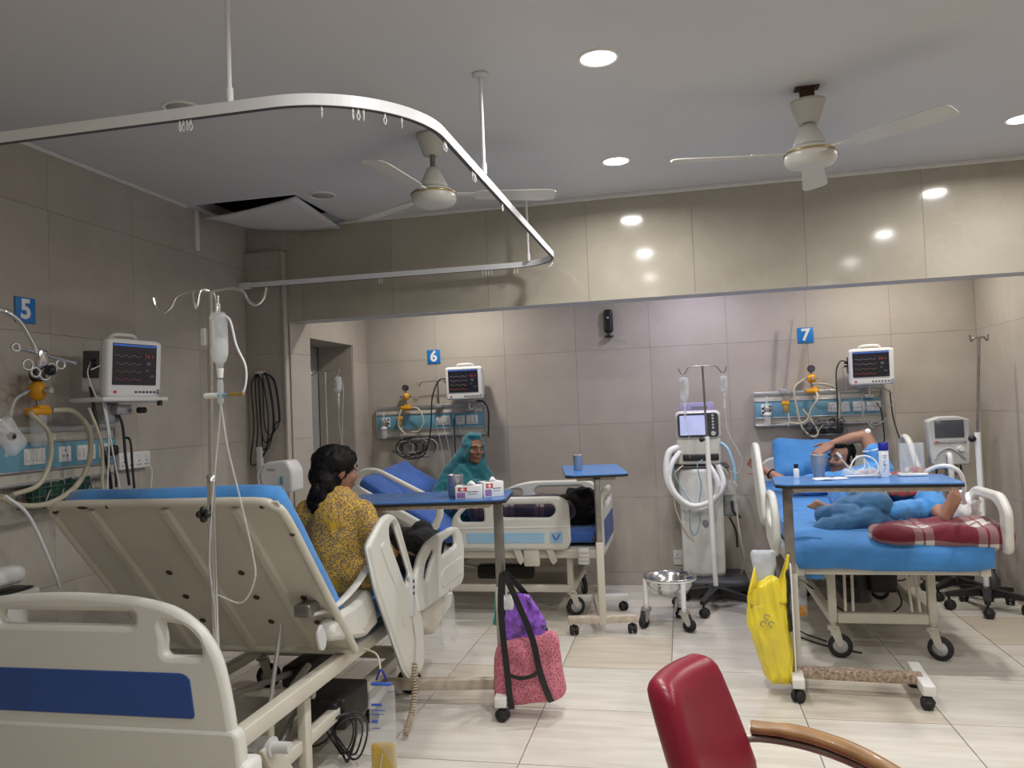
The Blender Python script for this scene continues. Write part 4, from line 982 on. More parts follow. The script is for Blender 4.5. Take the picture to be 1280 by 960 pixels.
monitor((-2.70, 3.40, 1.585), R(81), 'large white patient monitor on a tray by the left wall', 1.08, 'screen_glass', 4, [
    ([(-.16, .02, .17), (-.20, -.01, .10), (-.16, -.04, -.02), (-.10, -.07, .06), (-.14, -.06, .15), (-.20, -.03, .13)], .003, 'tube_white'),
    ([(.0, .08, -.05), (.04, .05, -.12), (.05, .04, -.30), (.06, .03, -.44)], .007, 'black'),
    ([(.10, .1, -.20), (.10, .06, -.22), (.10, .05, -.35), (.10, .04, -.46)], .006, 'black'),
    ([(-.18, .0, .05), (-.16, -.02, -.15), (-.10, -.02, -.38), (-.08, .0, -.50)], .008, 'black'),
    ([(-.14, -.02, .02), (-.12, -.04, -.2), (-.13, -.03, -.48)], .004, 'tube_white'), ([(-.12, -.02, -.02), (-.10, -.04, -.25), (-.05, -.03, -.46)], .004, 'tube_white'),
    ([(-.2, -.01, -.05), (-.17, -.05, -.22), (-.16, -.04, -.42), (-.12, -.02, -.50)], .008, 'tube_beige')], True, False)
pg = thing('power_plug', 'black three-pin plug in the left bedhead panel', 'plug', (XL+.055, 3.545, 1.29), R(90))
MB().soft((0, -.02, .03), (.05, .045, .055), .015, (6, 6, 6)).build('plug_body', 'black', pg); MB().tube([(0, -.02, .01), (0, -.03, -.04), (.005, -.03, -.16)], .006, 7, 6).build('lead', 'black', pg)
# ------------------------------------------------------------------ extension socket strip and plugs
es = thing('extension_socket', 'white four-way extension socket strip beside the left bedhead panel', 'power strip', (XL, 3.757, 1.205), R(90))
MB().box((0, -.022, .05), (.25, .04, .092), .006).build('case', 'white_plastic', es)
for k in range(4):
    MB().box((-.09+.06*k, -.0425, .072), (.022, .005, .018), .002).build('switch', 'abs_white', es)
    m = MB()
    for (a, b) in ((0, .045), (-.010, .025), (.010, .025)): m.cyl((-.09+.06*k+a, -.0421, b), (-.09+.06*k+a, -.0428, b), .0045, n=8)
    m.build('pin_hole', 'black', es)
MB().tube([(.12, -.03, .02), (.14, -.035, -.02), (.135, -.03, -.12), (.12, -.03, -.2)], .004, 7, 6).build('lead', 'tube_white', es)
ws = thing('wall_socket', 'white wall socket low on the back wall beside the ventilator', 'socket', (-.065, YB, .16))
MB().box((0, -.006, .06), (.085, .012, .115), .004).build('plate', 'white_plastic', ws)
MB().box((.02, -.0135, .075), (.02, .004, .04), .002).build('switch', 'abs_white', ws)
MB().cyl((-.015, -.0122, .08), (-.015, -.0126, .08), .005, n=8).cyl((-.024, -.0122, .055), (-.024, -.0126, .055), .005, n=8).cyl((-.006, -.0122, .055), (-.006, -.0126, .055), .005, n=8).build('pin_hole', 'black', ws)
# bunch of wires hung on the two panels
def wire_basket(loc, rz, label, w, cloth):
    f = thing('wire_basket', label, 'basket', loc, rz)
    m = MB()
    for z in (0, .05, .09): m.tube([(-w/2, 0, z), (w/2, 0, z), (w/2, -.09, z), (-w/2, -.09, z)], .0018, 5, spline=False, closed=True)
    for k in range(13):
        x = -w/2+w*k/12; m.tube([(x, 0, .09), (x, 0, 0), (x, -.09, 0), (x, -.09, .09)], .0014, 4, spline=False)
    m.build('grid', 'wire_basket', f)
    MB().soft((0, -.045, .055), (w*.86, .07, .085), .03, (18, 6, 6), None, lambda p: p+V((0, .02*nz(p, 30, 1), .035*nz(p, 28, 3)))).build('lining', cloth, f)
    for k in range(4):
        x = -w*.3+w*.2*k; MB().tube([(x, -.04, .09), (x+.03, -.07, .12), (x+.05, -.06, .08), (x, -.095, .06), (x-.03, -.095, .0)], .003, 6, 6).build('lead', random.choice(['cable_grey', 'black', 'tube_clear']), f)
wire_basket((1.06, 6.365, 1.165), 0, 'wire basket stuffed with leads under the panel above the lying man', .30, 'dark_grey')
wire_basket((XL+.02, 3.20, 1.09), R(90), 'wire basket with dark green cloth under the left wall panel', .42, 'green_cloth')
cb6 = thing('coiled_monitor_leads', 'tangle of coiled black and grey leads hanging below the panel beside the alcove doorway', 'cables', (-2.20, 6.34, 1.14))
for k in range(9):
    a, b_ = random.uniform(.06, .13), random.uniform(.05, .09); cx = random.uniform(-.08, .10)
    MB().tube([(cx+a*math.cos(t), -.03-.006*k, .02+b_*math.sin(t)) for t in [i*2*PI/9 for i in range(9)]], .0045, 6, 4, True, True).build('lead', ['black', 'cable_grey', 'dark_grey'][k % 3], cb6)
for k, x in enumerate((.24, .30, .36, .44)): 
    MB().tube([(x-.05, -.03, .22), (x, -.04, .0), (x+.03, -.05, -.25), (x+.05, -.04, -.42)], .003, 6, 6).build('thin_tube', 'tube_clear', cb6)
# pegs and rods on the rails
rd = thing('rail_pole', 'grey metal pole leaning up from the panel above the lying man', 'pole', (.775, 6.335, 1.42))
MB().cyl((0, 0, 0), (.088, -.02, .63), .011, n=10).build('tube', 'steel', rd); MB().box((0, -.01, .08), (.05, .05, .04), .006).build('clamp', 'grey_plastic', rd)
h6 = thing('infusion_hook_rail', 'thin T-shaped infusion hook on the panel beside the alcove doorway', 'hook', (-1.985, 6.34, 1.44))
MB().cyl((0, 0, 0), (0, -.01, .26), .007, n=8).tube([(-.19, -.01, .265), (-.165, -.01, .235), (-.14, -.01, .265), (0, -.01, .27), (.14, -.01, .265)], .004, 6, 5).build('rod', 'dark_steel', h6); MB().box((0, 0, .06), (.06, .05, .035), .006).build('clamp', 'grey_plastic', h6)
# black oblong device high on the back wall
wd = thing('wall_sensor', 'small black oblong device high on the back wall', 'sensor', (-.54, YB, 2.0))
MB().soft((0, -.03, .13), (.075, .05, .19), .03, (8, 6, 14)).build('case', 'black', wd)
MB().cyl((0, -.053, .155), (0, -.060, .155), .022, n=18).build('ring', 'lens_black', wd); MB().cyl((0, -.0602, .155), (0, -.0615, .155), .010, n=14).build('lens', 'grey_plastic', wd)
MB().lathe([(0, 0), (.035, 0), (.036, .012), (.012, .016), (.012, .04)], 16, TR(0, -.03, 0)).build('foot', 'black', wd)

# ================================================================== infusion stands
def iv_bottle(loc, label, h=.16, r=.034, line=None, mt='saline', drip=True, glabel=None):
    """hanging bottle, neck down; loc is the hook point"""
    f = thing('saline_bottle', label, 'infusion bottle', loc, 0, 'hanging infusion bottles')
    MB().tube([(-.006, 0, 0), (0, 0, .010), (.006, 0, 0), (.004, 0, -.02), (-.004, 0, -.02), (-.006, 0, 0)], .0014, 5, 4).build('hanger', 'white_plastic', f)
    MB().lathe([(0, -.02), (r*.7, -.022), (r, -.035), (r, -.03-h*.72), (r*.75, -.03-h*.86), (r*.42, -.03-h*.92), (r*.42, -.03-h), (0, -.03-h)], 20).build('bottle', mt, f)
    MB().lathe([(0, -.03-h*.45), (r*.95, -.03-h*.45), (r*.95, -.03-h*.72), (r*.7, -.03-h*.86), (0, -.03-h*.9)], 16).build('fluid', 'saline', f)
    m = MB()
    L0 = MB().grid(lambda u, v: ((r+.0008)*math.cos(-PI*.98+1.6*u), (r+.0008)*math.sin(-PI*.98+1.6*u), -.05-h*.5*v), 10, 1); L0.build('paper_label', 'paper', f)
    z = -.03-h
    MB().cyl((0, 0, z), (0, 0, z-.03), .012, .009, 12).build('cap', 'white_plastic', f)
    if drip:
        MB().lathe([(0, z-.035), (.009, z-.035), (.010, z-.05), (.010, z-.105), (.004, z-.115), (0, z-.115)], 12).build('drip_chamber', 'clear_plastic', f)
        z -= .115
    for P, rr, mtl in line or []: MB().tube(P, rr, 6, 8).build('infusion_line', mtl, f)
    return f
# stand of the foreground bed
IX, IY = -1.47, 2.25
iv5 = thing('infusion_pole', 'chrome infusion pole with four curled hooks on the foreground bed', 'infusion stand', (IX, IY, .46))
MB().cyl((0, 0, 0), (0, 0, .80), .0135, n=14).build('lower_tube', 'chrome', iv5)
MB().cyl((0, 0, .78), (.014, 0, 1.405), .0085, n=12).build('upper_tube', 'chrome', iv5)
MB().lathe([(.009, 0), (.014, 0), (.014, -.03)], 12, TR(0, 0, .82)).build('collar', 'chrome', iv5)
kn = MB(); kn.cyl((0, -.014, .70), (0, -.045, .70), .007, n=8)
for k in range(4): kn.sph((.014*math.cos(k*PI/2), -.045, .70+.014*math.sin(k*PI/2)), .012, None, 8, 6)
kn.build('clamp_knob', 'black', iv5)
for a, ln in ((178, .20), (-6, .20), (100, .06), (-110, .06)):
    c, s = math.cos(R(a)), math.sin(R(a))
    MB().tube([(.014, 0, 1.405), (.014+c*ln*.40, s*ln*.40, 1.408), (.014+c*ln*.62, s*ln*.62, 1.395), (.014+c*ln*.72, s*ln*.72, 1.365), (.014+c*ln*.86, s*ln*.86, 1.348), (.014+c*ln*1.0, s*ln*1.0, 1.365), (.014+c*ln*1.06, s*ln*1.06, 1.40)], .0045, 8, 5).build('hook', 'chrome', iv5)
iv_bottle((IX+.055, IY-.02, 1.815), 'clear infusion bottle with drip chamber on the chrome pole in the foreground', .17, .028, [
    ([(0, 0, -.31), (-.01, .0, -.40), (-.04, .0, -.62), (-.055, .0, -.80), (-.05, 0, -.88)], .0022, 'tube_clear'),
    ([(0, 0, -.31), (.02, 0, -.45), (.06, 0, -.62), (.095, 0, -.78), (.10, 0, -.86), (.06, -.01, -.93), (-.03, 0, -.91)], .0028, 'tube_clear'),
    ([(.01, 0, -.03), (.04, 0, -.05), (.06, 0, -.13), (.09, 0, -.20), (.085, 0, -.265), (.06, 0, -.285), (-.03, 0, -.285)], .0036, 'tube_white')])
nd = thing('taped_line_connector', 'green and amber line connector hanging beside the drip chamber', 'connector', (IX+.10, IY-.02, 1.53))
MB().cyl((-.10, 0, 0), (-.055, 0, .0), .009, n=8).build('white_tab', 'white_plastic', nd); MB().cyl((-.055, 0, 0), (-.02, 0, 0), .006, n=8).build('green_sleeve', 'trunk_blue', nd); MB().cyl((-.02, 0, 0), (.035, 0, .002), .006, n=8).build('amber_sleeve', 'brass', nd)
def star_base(p, n, L, z, mt='black', ang0=0, r=.03):
    for k in range(n):
        a = ang0+2*PI*k/n; c, s = math.cos(a), math.sin(a)
        m = MB(); m.add([V((c*t-s*w_, s*t+c*w_, zz)) for (t, w_, zz) in ((.02, -.03, z), (.02, .03, z), (.02, .03, z+.05), (.02, -.03, z+.05), (L, -.016, z-.012), (L, .016, z-.012), (L, .016, z+.014), (L, -.016, z+.014))], [(3, 2, 1, 0), (4, 5, 6, 7), (0, 1, 5, 4), (1, 2, 6, 5), (2, 3, 7, 6), (3, 0, 4, 7)]); m.build('leg', mt, p)
        twin_caster(p, (c*(L-.02), s*(L-.02), 0), random.uniform(-2, 2), r)
    MB().lathe([(0, z+.055), (.035, z+.055), (.05, z+.03), (.05, z-.01), (0, z-.01)], 16).build('hub', mt, p)
ivv = thing('infusion_stand', 'white and steel infusion stand on a black star base in front of the ventilator', 'infusion stand', (.185, 5.72, 0))
star_base(ivv, 5, .30, .10, 'black', R(-110), .032)
MB().cyl((0, 0, .12), (-.012, 0, 1.20), .017, n=12).build('lower_tube', 'white_paint', ivv); MB().cyl((-.012, 0, 1.18), (-.02, 0, 1.70), .008, n=10).build('upper_tube', 'dark_steel', ivv)
MB().sph((-.05, -.01, 1.18), .018).cyl((-.012, 0, 1.18), (-.05, -.01, 1.18), .007, n=8).build('clamp_knob', 'black', ivv)
for s in (-1, 1): MB().tube([(-.02, 0, 1.70), (-.02+s*.09, 0, 1.695), (-.02+s*.115, 0, 1.665), (-.02+s*.135, 0, 1.648), (-.02+s*.155, 0, 1.66), (-.02+s*.165, 0, 1.69)], .004, 7, 5).build('hook', 'dark_steel', ivv)
iv_bottle((.185-.02-.135, 5.72, 1.645), 'labelled saline bottle on the left hook of the ventilator infusion stand', .17, .037, [([(0, 0, -.30), (.01, 0, -.38), (.02, .02, -.45), (.02, .1, -.6)], .0025, 'tube_clear')])
iv_bottle((.185-.02+.14, 5.72, 1.645), 'small drip bottle on the right hook of the ventilator infusion stand', .11, .026, [([(0, 0, -.26), (.01, 0, -.40), (.05, .0, -.50), (.08, 0, -.56), (.10, .0, -.62), (.07, .0, -.70), (.01, .0, -.69)], .003, 'tube_clear')])
ivr = thing('infusion_stand', 'tall infusion stand on a black star base in the right corner', 'infusion stand', (1.92, 5.76, 0))
star_base(ivr, 5, .25, .10, 'black', R(-36), .032)
MB().cyl((0, 0, .12), (0, 0, 1.17), .018, n=12).build('lower_tube', 'white_paint', ivr); MB().cyl((0, 0, 1.15), (.045, 0, 1.80), .0085, n=10).build('upper_tube', 'dark_steel', ivr)
MB().sph((-.04, -.02, 1.13), .024).cyl((0, 0, 1.13), (-.04, -.02, 1.13), .008, n=8).build('clamp_knob', 'black', ivr)
for s in (-1, 1): MB().tube([(.045, 0, 1.80), (.045+s*.03, 0, 1.80), (.045+s*.043, 0, 1.78), (.045+s*.052, 0, 1.785), (.045+s*.055, 0, 1.82)], .006, 7, 5).build('hook', 'dark_steel', ivr)
ivd = thing('infusion_stand', 'slim infusion stand standing in the dark doorway recess', 'infusion stand', (-2.80, 5.90, 0))
star_base(ivd, 4, .20, .08, 'dark_grey', 0, .025)
MB().cyl((0, 0, .1), (0, 0, 1.81), .010, n=10).build('tube', 'steel', ivd)
for s in (-1, 1): MB().tube([(0, 0, 1.81), (s*.07, 0, 1.812), (s*.10, 0, 1.79), (s*.12, 0, 1.80), (s*.125, 0, 1.83)], .005, 6, 4).build('hook', 'steel', ivd)
iv_bottle((-2.80+.11, 5.90, 1.79), 'drip bottle hanging in the doorway recess', .13, .030, [([(0, 0, -.27), (.0, 0, -.4), (.02, 0, -.62), (.02, 0, -.9)], .003, 'tube_clear'), ([(.02, 0, -.05), (.045, 0, -.12), (.03, 0, -.35), (.02, 0, -.6)], .003, 'tube_clear')])

# ================================================================== ventilators
vt = thing('ventilator', 'white ventilator with lit lilac screen on a wheeled cart against the back wall', 'ventilator', (.12, 6.12, 0))
MB().soft((0, 0, 1.275), (.335, .13, .215), .04, (14, 6, 12), TR(0, -.07, 0)).build('screen_housing', 'abs_cream', vt)
MB().panel([rrect(-.148, 1.185, .148, 1.365, .03)], .02, .006, plane_y(-.13)).build('bezel', 'dark_grey', vt)
MB().box((-.035, -.142, 1.275), (.19, .004, .145), 0).build('screen', 'screen_lit', vt)
for k in range(5): MB().cyl((.108, -.140, 1.345-.023*k), (.108, -.146, 1.345-.023*k), .009, n=10).build('key', 'light_grey', vt)
MB().cyl((.108, -.140, 1.212), (.108, -.155, 1.212), .017, n=14).build('dial', 'light_grey', vt)
MB().box((0, .02, 1.08), (.32, .28, .20), .02).build('lower_housing', 'abs_cream', vt)
MB().box((.01, -.125, 1.035), (.26, .02, .05), .008).build('port_strip', 'black', vt)
MB().box((0, .02, .962), (.42, .30, .02), .005).build('shelf', 'dark_grey', vt)
MB().box((-.19, .0, 1.01), (.012, .16, .10), .004).build('side_handle', 'dark_grey', vt)
MB().box((0, 0.04, 1.405), (.25, .12, .075), .004).build('manual_box', 'violet_box', vt); MB().box((.02, -.021, 1.402), (.12, .002, .022)).build('print', 'ink_grey', vt.children[-1])
def drape(u, v):
    a = (u-.5); x = a*.30; y = -.135+.10*abs(a)**2*2+.012*nz((u*6, v*2, 0), 1, 2); return (x*(1+.05*(1-v)), y+.008*nz((u*3, v*9, 0), 1, 5), .95-.79*v)
MB().grid(drape, 22, 26, .004).build('cloth_drape', 'drape', vt)
MB().box((0, .05, .555), (.22, .22, .80), .01).build('cart_column', 'light_grey', vt)
lg = MB().sph((.02, -.146, .55), (.024, .003, .030)); lg.build('drape_logo', 'ink_grey', vt)
MB().soft((.06, -.02, .115), (.50, .46, .085), .03, (10, 10, 4)).build('cart_base', 'dark_grey', vt)
for (x, y) in ((-.15, -.2), (.26, -.2), (-.15, .17), (.26, .17)): twin_caster(vt, (x, y, 0), 1.0, .036)
tb = [([(-.14, -.10, 1.12), (-.22, -.14, 1.08), (-.245, -.16, .95), (-.22, -.18, .82), (-.12, -.19, .70), (.0, -.20, .67), (.10, -.20, .74), (.12, -.19, .86), (.06, -.15, .985)], .022, 'tube_white'),
      ([(-.14, -.12, 1.08), (-.20, -.16, 1.0), (-.225, -.18, .88), (-.17, -.20, .76), (-.06, -.21, .69), (.08, -.21, .73), (.16, -.19, .84), (.13, -.16, .98)], .019, 'tube_white')]
for P, r, mtl in tb:
    PP = catmull(P, 22); MB().tube(PP, [r*(1+.07*(k % 2)) for k in range(len(PP))], 10, spline=False).build('breathing_hose', mtl, vt)
for P, r, mtl in [([(-.19, -.12, 1.03), (-.18, -.16, .9), (-.10, -.2, .75), (-.02, -.20, .62), (-.05, -.2, .48), (-.09, -.2, .52), (-.09, -.18, .66)], .004, 'trunk_blue'),
                  ([(.02, -.15, 1.02), (-.02, -.20, .98), (.0, -.20, .85), (-.02, -.2, .70)], .004, 'trunk_blue'),
                  ([(-.2, -.1, .86), (-.19, -.12, .66), (-.12, -.12, .48), (-.07, -.12, .42)], .006, 'tube_beige'),
                  ([(.20, -.06, .95), (.24, -.08, .80), (.26, -.08, .5), (.29, -.08, .28), (.26, -.02, .15)], .006, 'tube_beige'),
                  ([(.14, -.1, 1.15), (.20, -.12, 1.1), (.24, -.12, .98), (.25, -.12, .86)], .012, 'sky_panel'),
                  ([(.10, -.1, .98), (.16, -.14, .96), (.20, -.12, .9)], .006, 'tube_beige'), ([(-.12, -.12, .98), (-.17, -.14, .94), (-.2, -.12, .9)], .006, 'tube_beige')]:
    MB().tube(P, r, 7, 8).build('tube', mtl, vt)
MB().soft((.21, .0, .80), (.10, .12, .12), .04, (8, 8, 8), None, lambda p: p+V((.012*nz(p, 25, 2), .012*nz(p, 25, 4), 0))).build('water_trap_bag', 'clear_film', vt)
MB().soft((.22, .02, .66), (.12, .1, .16), .03, (8, 8, 8), None, lambda p: p+V((.01*nz(p, 20, 2), .01*nz(p, 20, 4), 0))).build('humidifier', 'grey_plastic', vt)
MB().tube([(.22, -.04, .70), (.23, -.06, .62), (.28, -.06, .58)], .010, 7, 6).tube([(.2, -.04, .58), (.24, -.05, .48), (.245, -.05, .36)], .008, 7, 6).build('strap', 'black', vt)
v2 = thing('ventilator', 'grey portable ventilator with dark screen beside the right wall', 'ventilator', (1.845, 6.14, 0))
MB().panel([rnd([(-.125, .93), (.125, .93), (.14, 1.25), (.06, 1.275), (-.06, 1.275), (-.14, 1.25)], .02, 4)], .10, .012, TR(0, 0, 0) @ plane_y(-.02)).build('case', 'light_grey', v2)
MB().box((0, -.071, 1.185), (.19, .004, .125), .002).build('screen', 'screen_grey', v2)
MB().box((0, -.072, 1.095), (.21, .005, .028), .002).build('key_strip', 'grey_plastic', v2)
for k in range(6): MB().box((-.085+.034*k, -.0755, 1.095), (.022, .003, .010), .001).build('key', ['red_print', 'cable_grey', 'cable_grey', 'cable_grey', 'cable_grey', 'cable_grey'][k], v2)
MB().cyl((.065, -.07, 1.045), (.065, -.10, 1.045), .022, .018, 16).build('dial', 'abs_white', v2)
MB().tube([(-.10, -.073, .97), (-.075, -.073, 1.02), (-.02, -.073, 1.05), (.03, -.073, 1.03), (.09, -.073, .97)], .012, 7, 6, flat=.5).build('cover_arc', 'grey_plastic', v2)
PP = catmull([(-.015, -.08, 1.01), (-.015, -.11, .98), (-.015, -.11, .85), (-.015, -.10, .60), (-.015, -.06, .40)], 16); MB().tube(PP, [.019*(1+.07*(k % 2)) for k in range(len(PP))], 10, spline=False).build('breathing_hose', 'tube_white', v2)
MB().cyl((0, .02, .10), (0, .02, .94), .018, n=10).cyl((.06, .02, .3), (.06, .02, .94), .010, n=8).build('stand_post', 'grey_plastic', v2)
for P in ([(-.08, -.02, .94), (-.09, -.03, .75), (-.07, -.02, .40), (-.05, 0, .12)], [(.07, -.03, .94), (.08, -.04, .82), (.10, -.03, .66), (.08, 0, .2)]): MB().tube(P, .007, 7, 6).build('cable', 'black', v2)
star_base(v2, 4, .24, .09, 'black', R(45), .03)
# ------------------------------------------------------------------ bowl on wheels
kb = thing('kick_bowl_trolley', 'stainless steel bowl on a white three-legged trolley with casters', 'bowl stand', (-.12, 5.26, 0))
MB().lathe([(0, .19), (.06, .192), (.11, .215), (.150, .27), (.160, .315), (.172, .318), (.172, .324), (.158, .322), (.146, .275), (.105, .222), (.05, .2), (0, .198)], 36).build('bowl', 'chrome', kb)
rg = [(.165*math.cos(2*PI*k/24), .165*math.sin(2*PI*k/24), .308) for k in range(24)]; MB().tube(rg, .007, 6, 1, False, True).build('ring', 'white_paint', kb)
for a in (198, 300, 70):
    c, s = math.cos(R(a)), math.sin(R(a)); MB().cyl((c*.165, s*.165, .13), (c*.165, s*.165, .31), .016, n=12).build('leg', 'white_paint', kb)
    caster(kb, (c*.165, s*.165, 0), R(a+40), .042, 'chrome')
# ================================================================== people
def basis(fwd, up):
    """matrix taking head space (face -y, crown +z) to the world directions"""
    f = V(fwd).normalized(); u = V(up); u = (u-f*u.dot(f)).normalized(); x = u.cross(-f)
    x = (-f).cross(u)*1.0
    return M((x, -f, u)).transposed().to_4x4()
def add_head(mb, c, fwd, up, s=1.0, neck=None, age=0):
    T = M.Translation(V(c)) @ basis(fwd, up) @ M.Diagonal((s, s, s, 1))
    def e(p, r): mb.sph((0, 0, 0), r, None, 14, 10); n = 2+14*9; 
    def E_(p, r):
        t = MB().sph((0, 0, 0), r, None, 16, 11); mb.add([T @ (v+V(p)) for v in t.v], t.f, None, True)
    def C_(a, b, r0, r1): mb.cap(T @ V(a), T @ V(b), r0*s, r1*s, 10)
    E_((0, .018, .032), (.074, .092, .084)); E_((0, -.028, -.025), (.060, .062, .080)); E_((0, -.048, -.088), (.036-.004*age, .036, .028)); E_((0, -.02, -.07), (.054, .055, .045))
    C_((0, -.086, .016), (0, -.104, -.020), .0075, .0125)
    for q in (-1, 1):
        E_((q*.012, -.094, -.025), (.0085, .009, .0075)); E_((q*.036, -.062, -.022), (.024, .026, .024-.004*age)); E_((q*.076, .012, -.003), (.008, .019, .030)); C_((q*.012, -.084, .030), (q*.048, -.070, .030), .010, .009)
    C_((-.018, -.083, -.053), (.018, -.083, -.053), .0075, .0075); C_((-.015, -.081, -.064), (.015, -.081, -.064), .008, .008)
    if neck: mb.cap(T @ V((0, .03, -.07)), V(neck), .050*s, .058*s, 12)
    return T
def face_parts(p, T, mt_lip='lip', closed=False, brow='hair', moustache=None, s=1.0):
    for q in (-1, 1):
        if closed:
            MB().tube([T @ V((q*.017, -.0845, .004)), T @ V((q*.030, -.0855, .000)), T @ V((q*.043, -.0775, .003))], .0028*s, 6, 5).build('eyelid', brow, p)
        else:
            t = MB().sph((0, 0, 0), (.0125, .008, .0065), None, 12, 8); ey = MB().add([T @ (v+V((q*.030, -.0790, .005))) for v in t.v], t.f, None, True).build('eye', 'eye_white', p)
            t = MB().sph((0, 0, 0), (.0055, .004, .0058), None, 10, 7); MB().add([T @ (v+V((q*.030, -.0856, .005))) for v in t.v], t.f, None, True).build('iris', 'iris', ey)
            MB().tube([T @ V((q*.017, -.0835, .008)), T @ V((q*.030, -.0868, .0125)), T @ V((q*.044, -.078, .008))], .0022*s, 6, 5).build('eyelid', brow, p)
        MB().tube([T @ V((q*.012, -.0935, .030)), T @ V((q*.030, -.090, .037)), T @ V((q*.050, -.076, .032))], .0040*s, 6, 5, flat=.7).build('eyebrow', brow, p)
    MB().tube([T @ V((-.022, -.0865, -.058)), T @ V((0, -.0925, -.0575)), T @ V((.022, -.0865, -.058))], .0040*s, 6, 5).build('lips', mt_lip, p)
    if moustache: MB().tube([T @ V((-.030, -.082, -.050)), T @ V((-.012, -.0925, -.040)), T @ V((0, -.0945, -.041)), T @ V((.012, -.0925, -.040)), T @ V((.030, -.082, -.050))], [.004*s, .0075*s, .007*s, .0075*s, .004*s], 7, 5).build('moustache', moustache, p)
def add_hand(mb, w_, d, n, side=1, curl=.5, s=1.0, thumb=.5):
    """palm and five separate bent fingers; d fingers, n palm side, side +1 puts the thumb at +d x n"""
    d = V(d).normalized(); n = V(n); n = (n-d*n.dot(d)).normalized(); l = d.cross(n)*side; w_ = V(w_); tips = []
    for k in (-1, -.33, .33, 1): mb.cap(w_+l*k*.012*s, w_+d*.085*s+l*k*.030*s, .015*s, .0125*s, 8)
    for k, (o, ln) in enumerate(((1, .072), (.36, .080), (-.30, .075), (-.95, .058))):
        p = w_+d*.088*s+l*o*.031*s; dd = (d+l*o*.06).normalized()
        for j, fr in enumerate((.45, .31, .24)):
            a = curl*(.55+.35*j); dd = (dd*math.cos(a)+n*math.sin(a)).normalized(); nn = n
            q = p+dd*ln*fr*s; mb.cap(p, q, (.0088-.0007*j)*s, (.0082-.0007*j)*s, 8); p = q
            n2 = (n*math.cos(a)-dd*0).normalized()
        tips.append((p, dd))
    p = w_+l*.028*s+d*.025*s; dd = (l*.75+d*.65+n*.25*thumb).normalized()
    for j, ln in enumerate((.042, .032, .026)):
        q = p+dd*ln*s; mb.cap(p, q, (.0125-.0015*j)*s, (.011-.0015*j)*s, 8); p = q; dd = (dd*.85+d*.35+n*.35*thumb).normalized()
    tips.append((p, dd)); return tips
def add_foot(mb, ankle, d, sole, s=1.0):
    """heel, arch and five toes; d points to the toes, sole is the direction the sole faces"""
    d = V(d).normalized(); so = V(sole); so = (so-d*so.dot(d)).normalized(); l = d.cross(so); a = V(ankle)
    mb.cap(a, a+so*.05*s-d*.015*s, .036*s, .034*s, 12)
    for o in (-1, 0, 1): mb.cap(a+so*.055*s-d*.012*s+l*o*.008*s, a+d*.145*s+so*.062*s+l*o*.027*s, .026*s, .018*s, 10)
    mb.cap(a+d*.02*s+so*.01*s, a+d*.12*s+so*.05*s, .034*s, .026*s, 10)
    for k in range(5): mb.cap(a+d*.145*s+so*.062*s+l*(k-2)*.0175*s, a+d*(.195-.010*k)*s+so*.058*s+l*(k-2)*.0185*s, .0105*s, (.0125 if k == 0 else .0088)*s, 8)
def wrinkle(me, amp, sc, seed=0, amp2=0, sc2=30):
    me.update(); vn = [v.normal.copy() for v in me.vertices]
    for v, n in zip(me.vertices, vn):
        d = amp*nz(v.co, sc, seed)
        if amp2: d += amp2*(1-abs(nz(v.co, sc2, seed+3))*2.2)
        v.co += n*d
    me.update(); return me
def put(name, me, mt, parent, label=None):
    me.materials.clear(); me.materials.append(MT[mt]); return link(name, me, parent, label)
def local(mb, o): 
    off = V(o.location); mb.v = [v-off for v in mb.v]; return mb
def shift(me, o):
    off = V(o.location)
    for v in me.vertices: v.co -= off
    return me
# ------------------------------------------------------------------ woman in yellow, seen from behind
w5 = thing('person', 'person in a patterned yellow tunic sitting on the foreground bed, seen from behind', 'person', (-1.60, 3.42, .60))
hc5 = V((-1.585, 3.43, 1.188)); fw5 = (.62, .78, -.10); up5 = (.02, -.04, 1)
bd = MB(); T5h = add_head(bd, hc5, fw5, up5, .98, (-1.60, 3.40, 1.03))
bd.cap((-1.60, 3.40, .98), (-1.62, 3.42, .72), .125, .15, 16); bd.cap((-1.70, 3.37, .995), (-1.46, 3.41, .985), .065, .065, 12)
bd.cap((-1.46, 3.41, .985), (-1.385, 3.44, .80), .052, .044, 12); bd.cap((-1.385, 3.44, .80), (-1.42, 3.68, .76), .042, .030, 12); bd.cap((-1.70, 3.37, .995), (-1.74, 3.44, .80), .052, .044, 12); bd.cap((-1.74, 3.44, .80), (-1.68, 3.69, .77), .042, .030, 12)
add_hand(bd, (-1.42, 3.68, .765), (-.1, 1, -.1), (0, 0, -1), -1, .35); add_hand(bd, (-1.68, 3.69, .77), (.1, 1, -.1), (0, 0, -1), 1, .35)
bd.cap((-1.55, 3.42, .72), (-1.46, 3.85, .74), .098, .075, 14); bd.cap((-1.70, 3.42, .72), (-1.76, 3.85, .74), .098, .075, 14); bd.cap((-1.46, 3.85, .74), (-1.48, 4.22, .68), .070, .045, 12); bd.cap((-1.76, 3.85, .74), (-1.72, 4.22, .68), .070, .045, 12)
add_foot(bd, (-1.48, 4.22, .67), (.1, .9, .4), (0, .4, -1), .8); add_foot(bd, (-1.72, 4.22, .67), (-.1, .9, .4), (0, .4, -1), .8)
put('body', shift(fuse(bd, .008, 3), w5), 'skin_brown', w5)
face_parts(w5, M.Translation(-V(w5.location)) @ T5h, s=.98)
k5 = MB(); k5.cap((-1.585, 3.395, 1.01), (-1.60, 3.42, .74), .125, .155, 18); k5.cap((-1.69, 3.37, .998), (-1.465, 3.415, .985), .075, .075, 14); k5.cap((-1.60, 3.39, 1.03), (-1.60, 3.40, 1.075), .085, .066, 14)
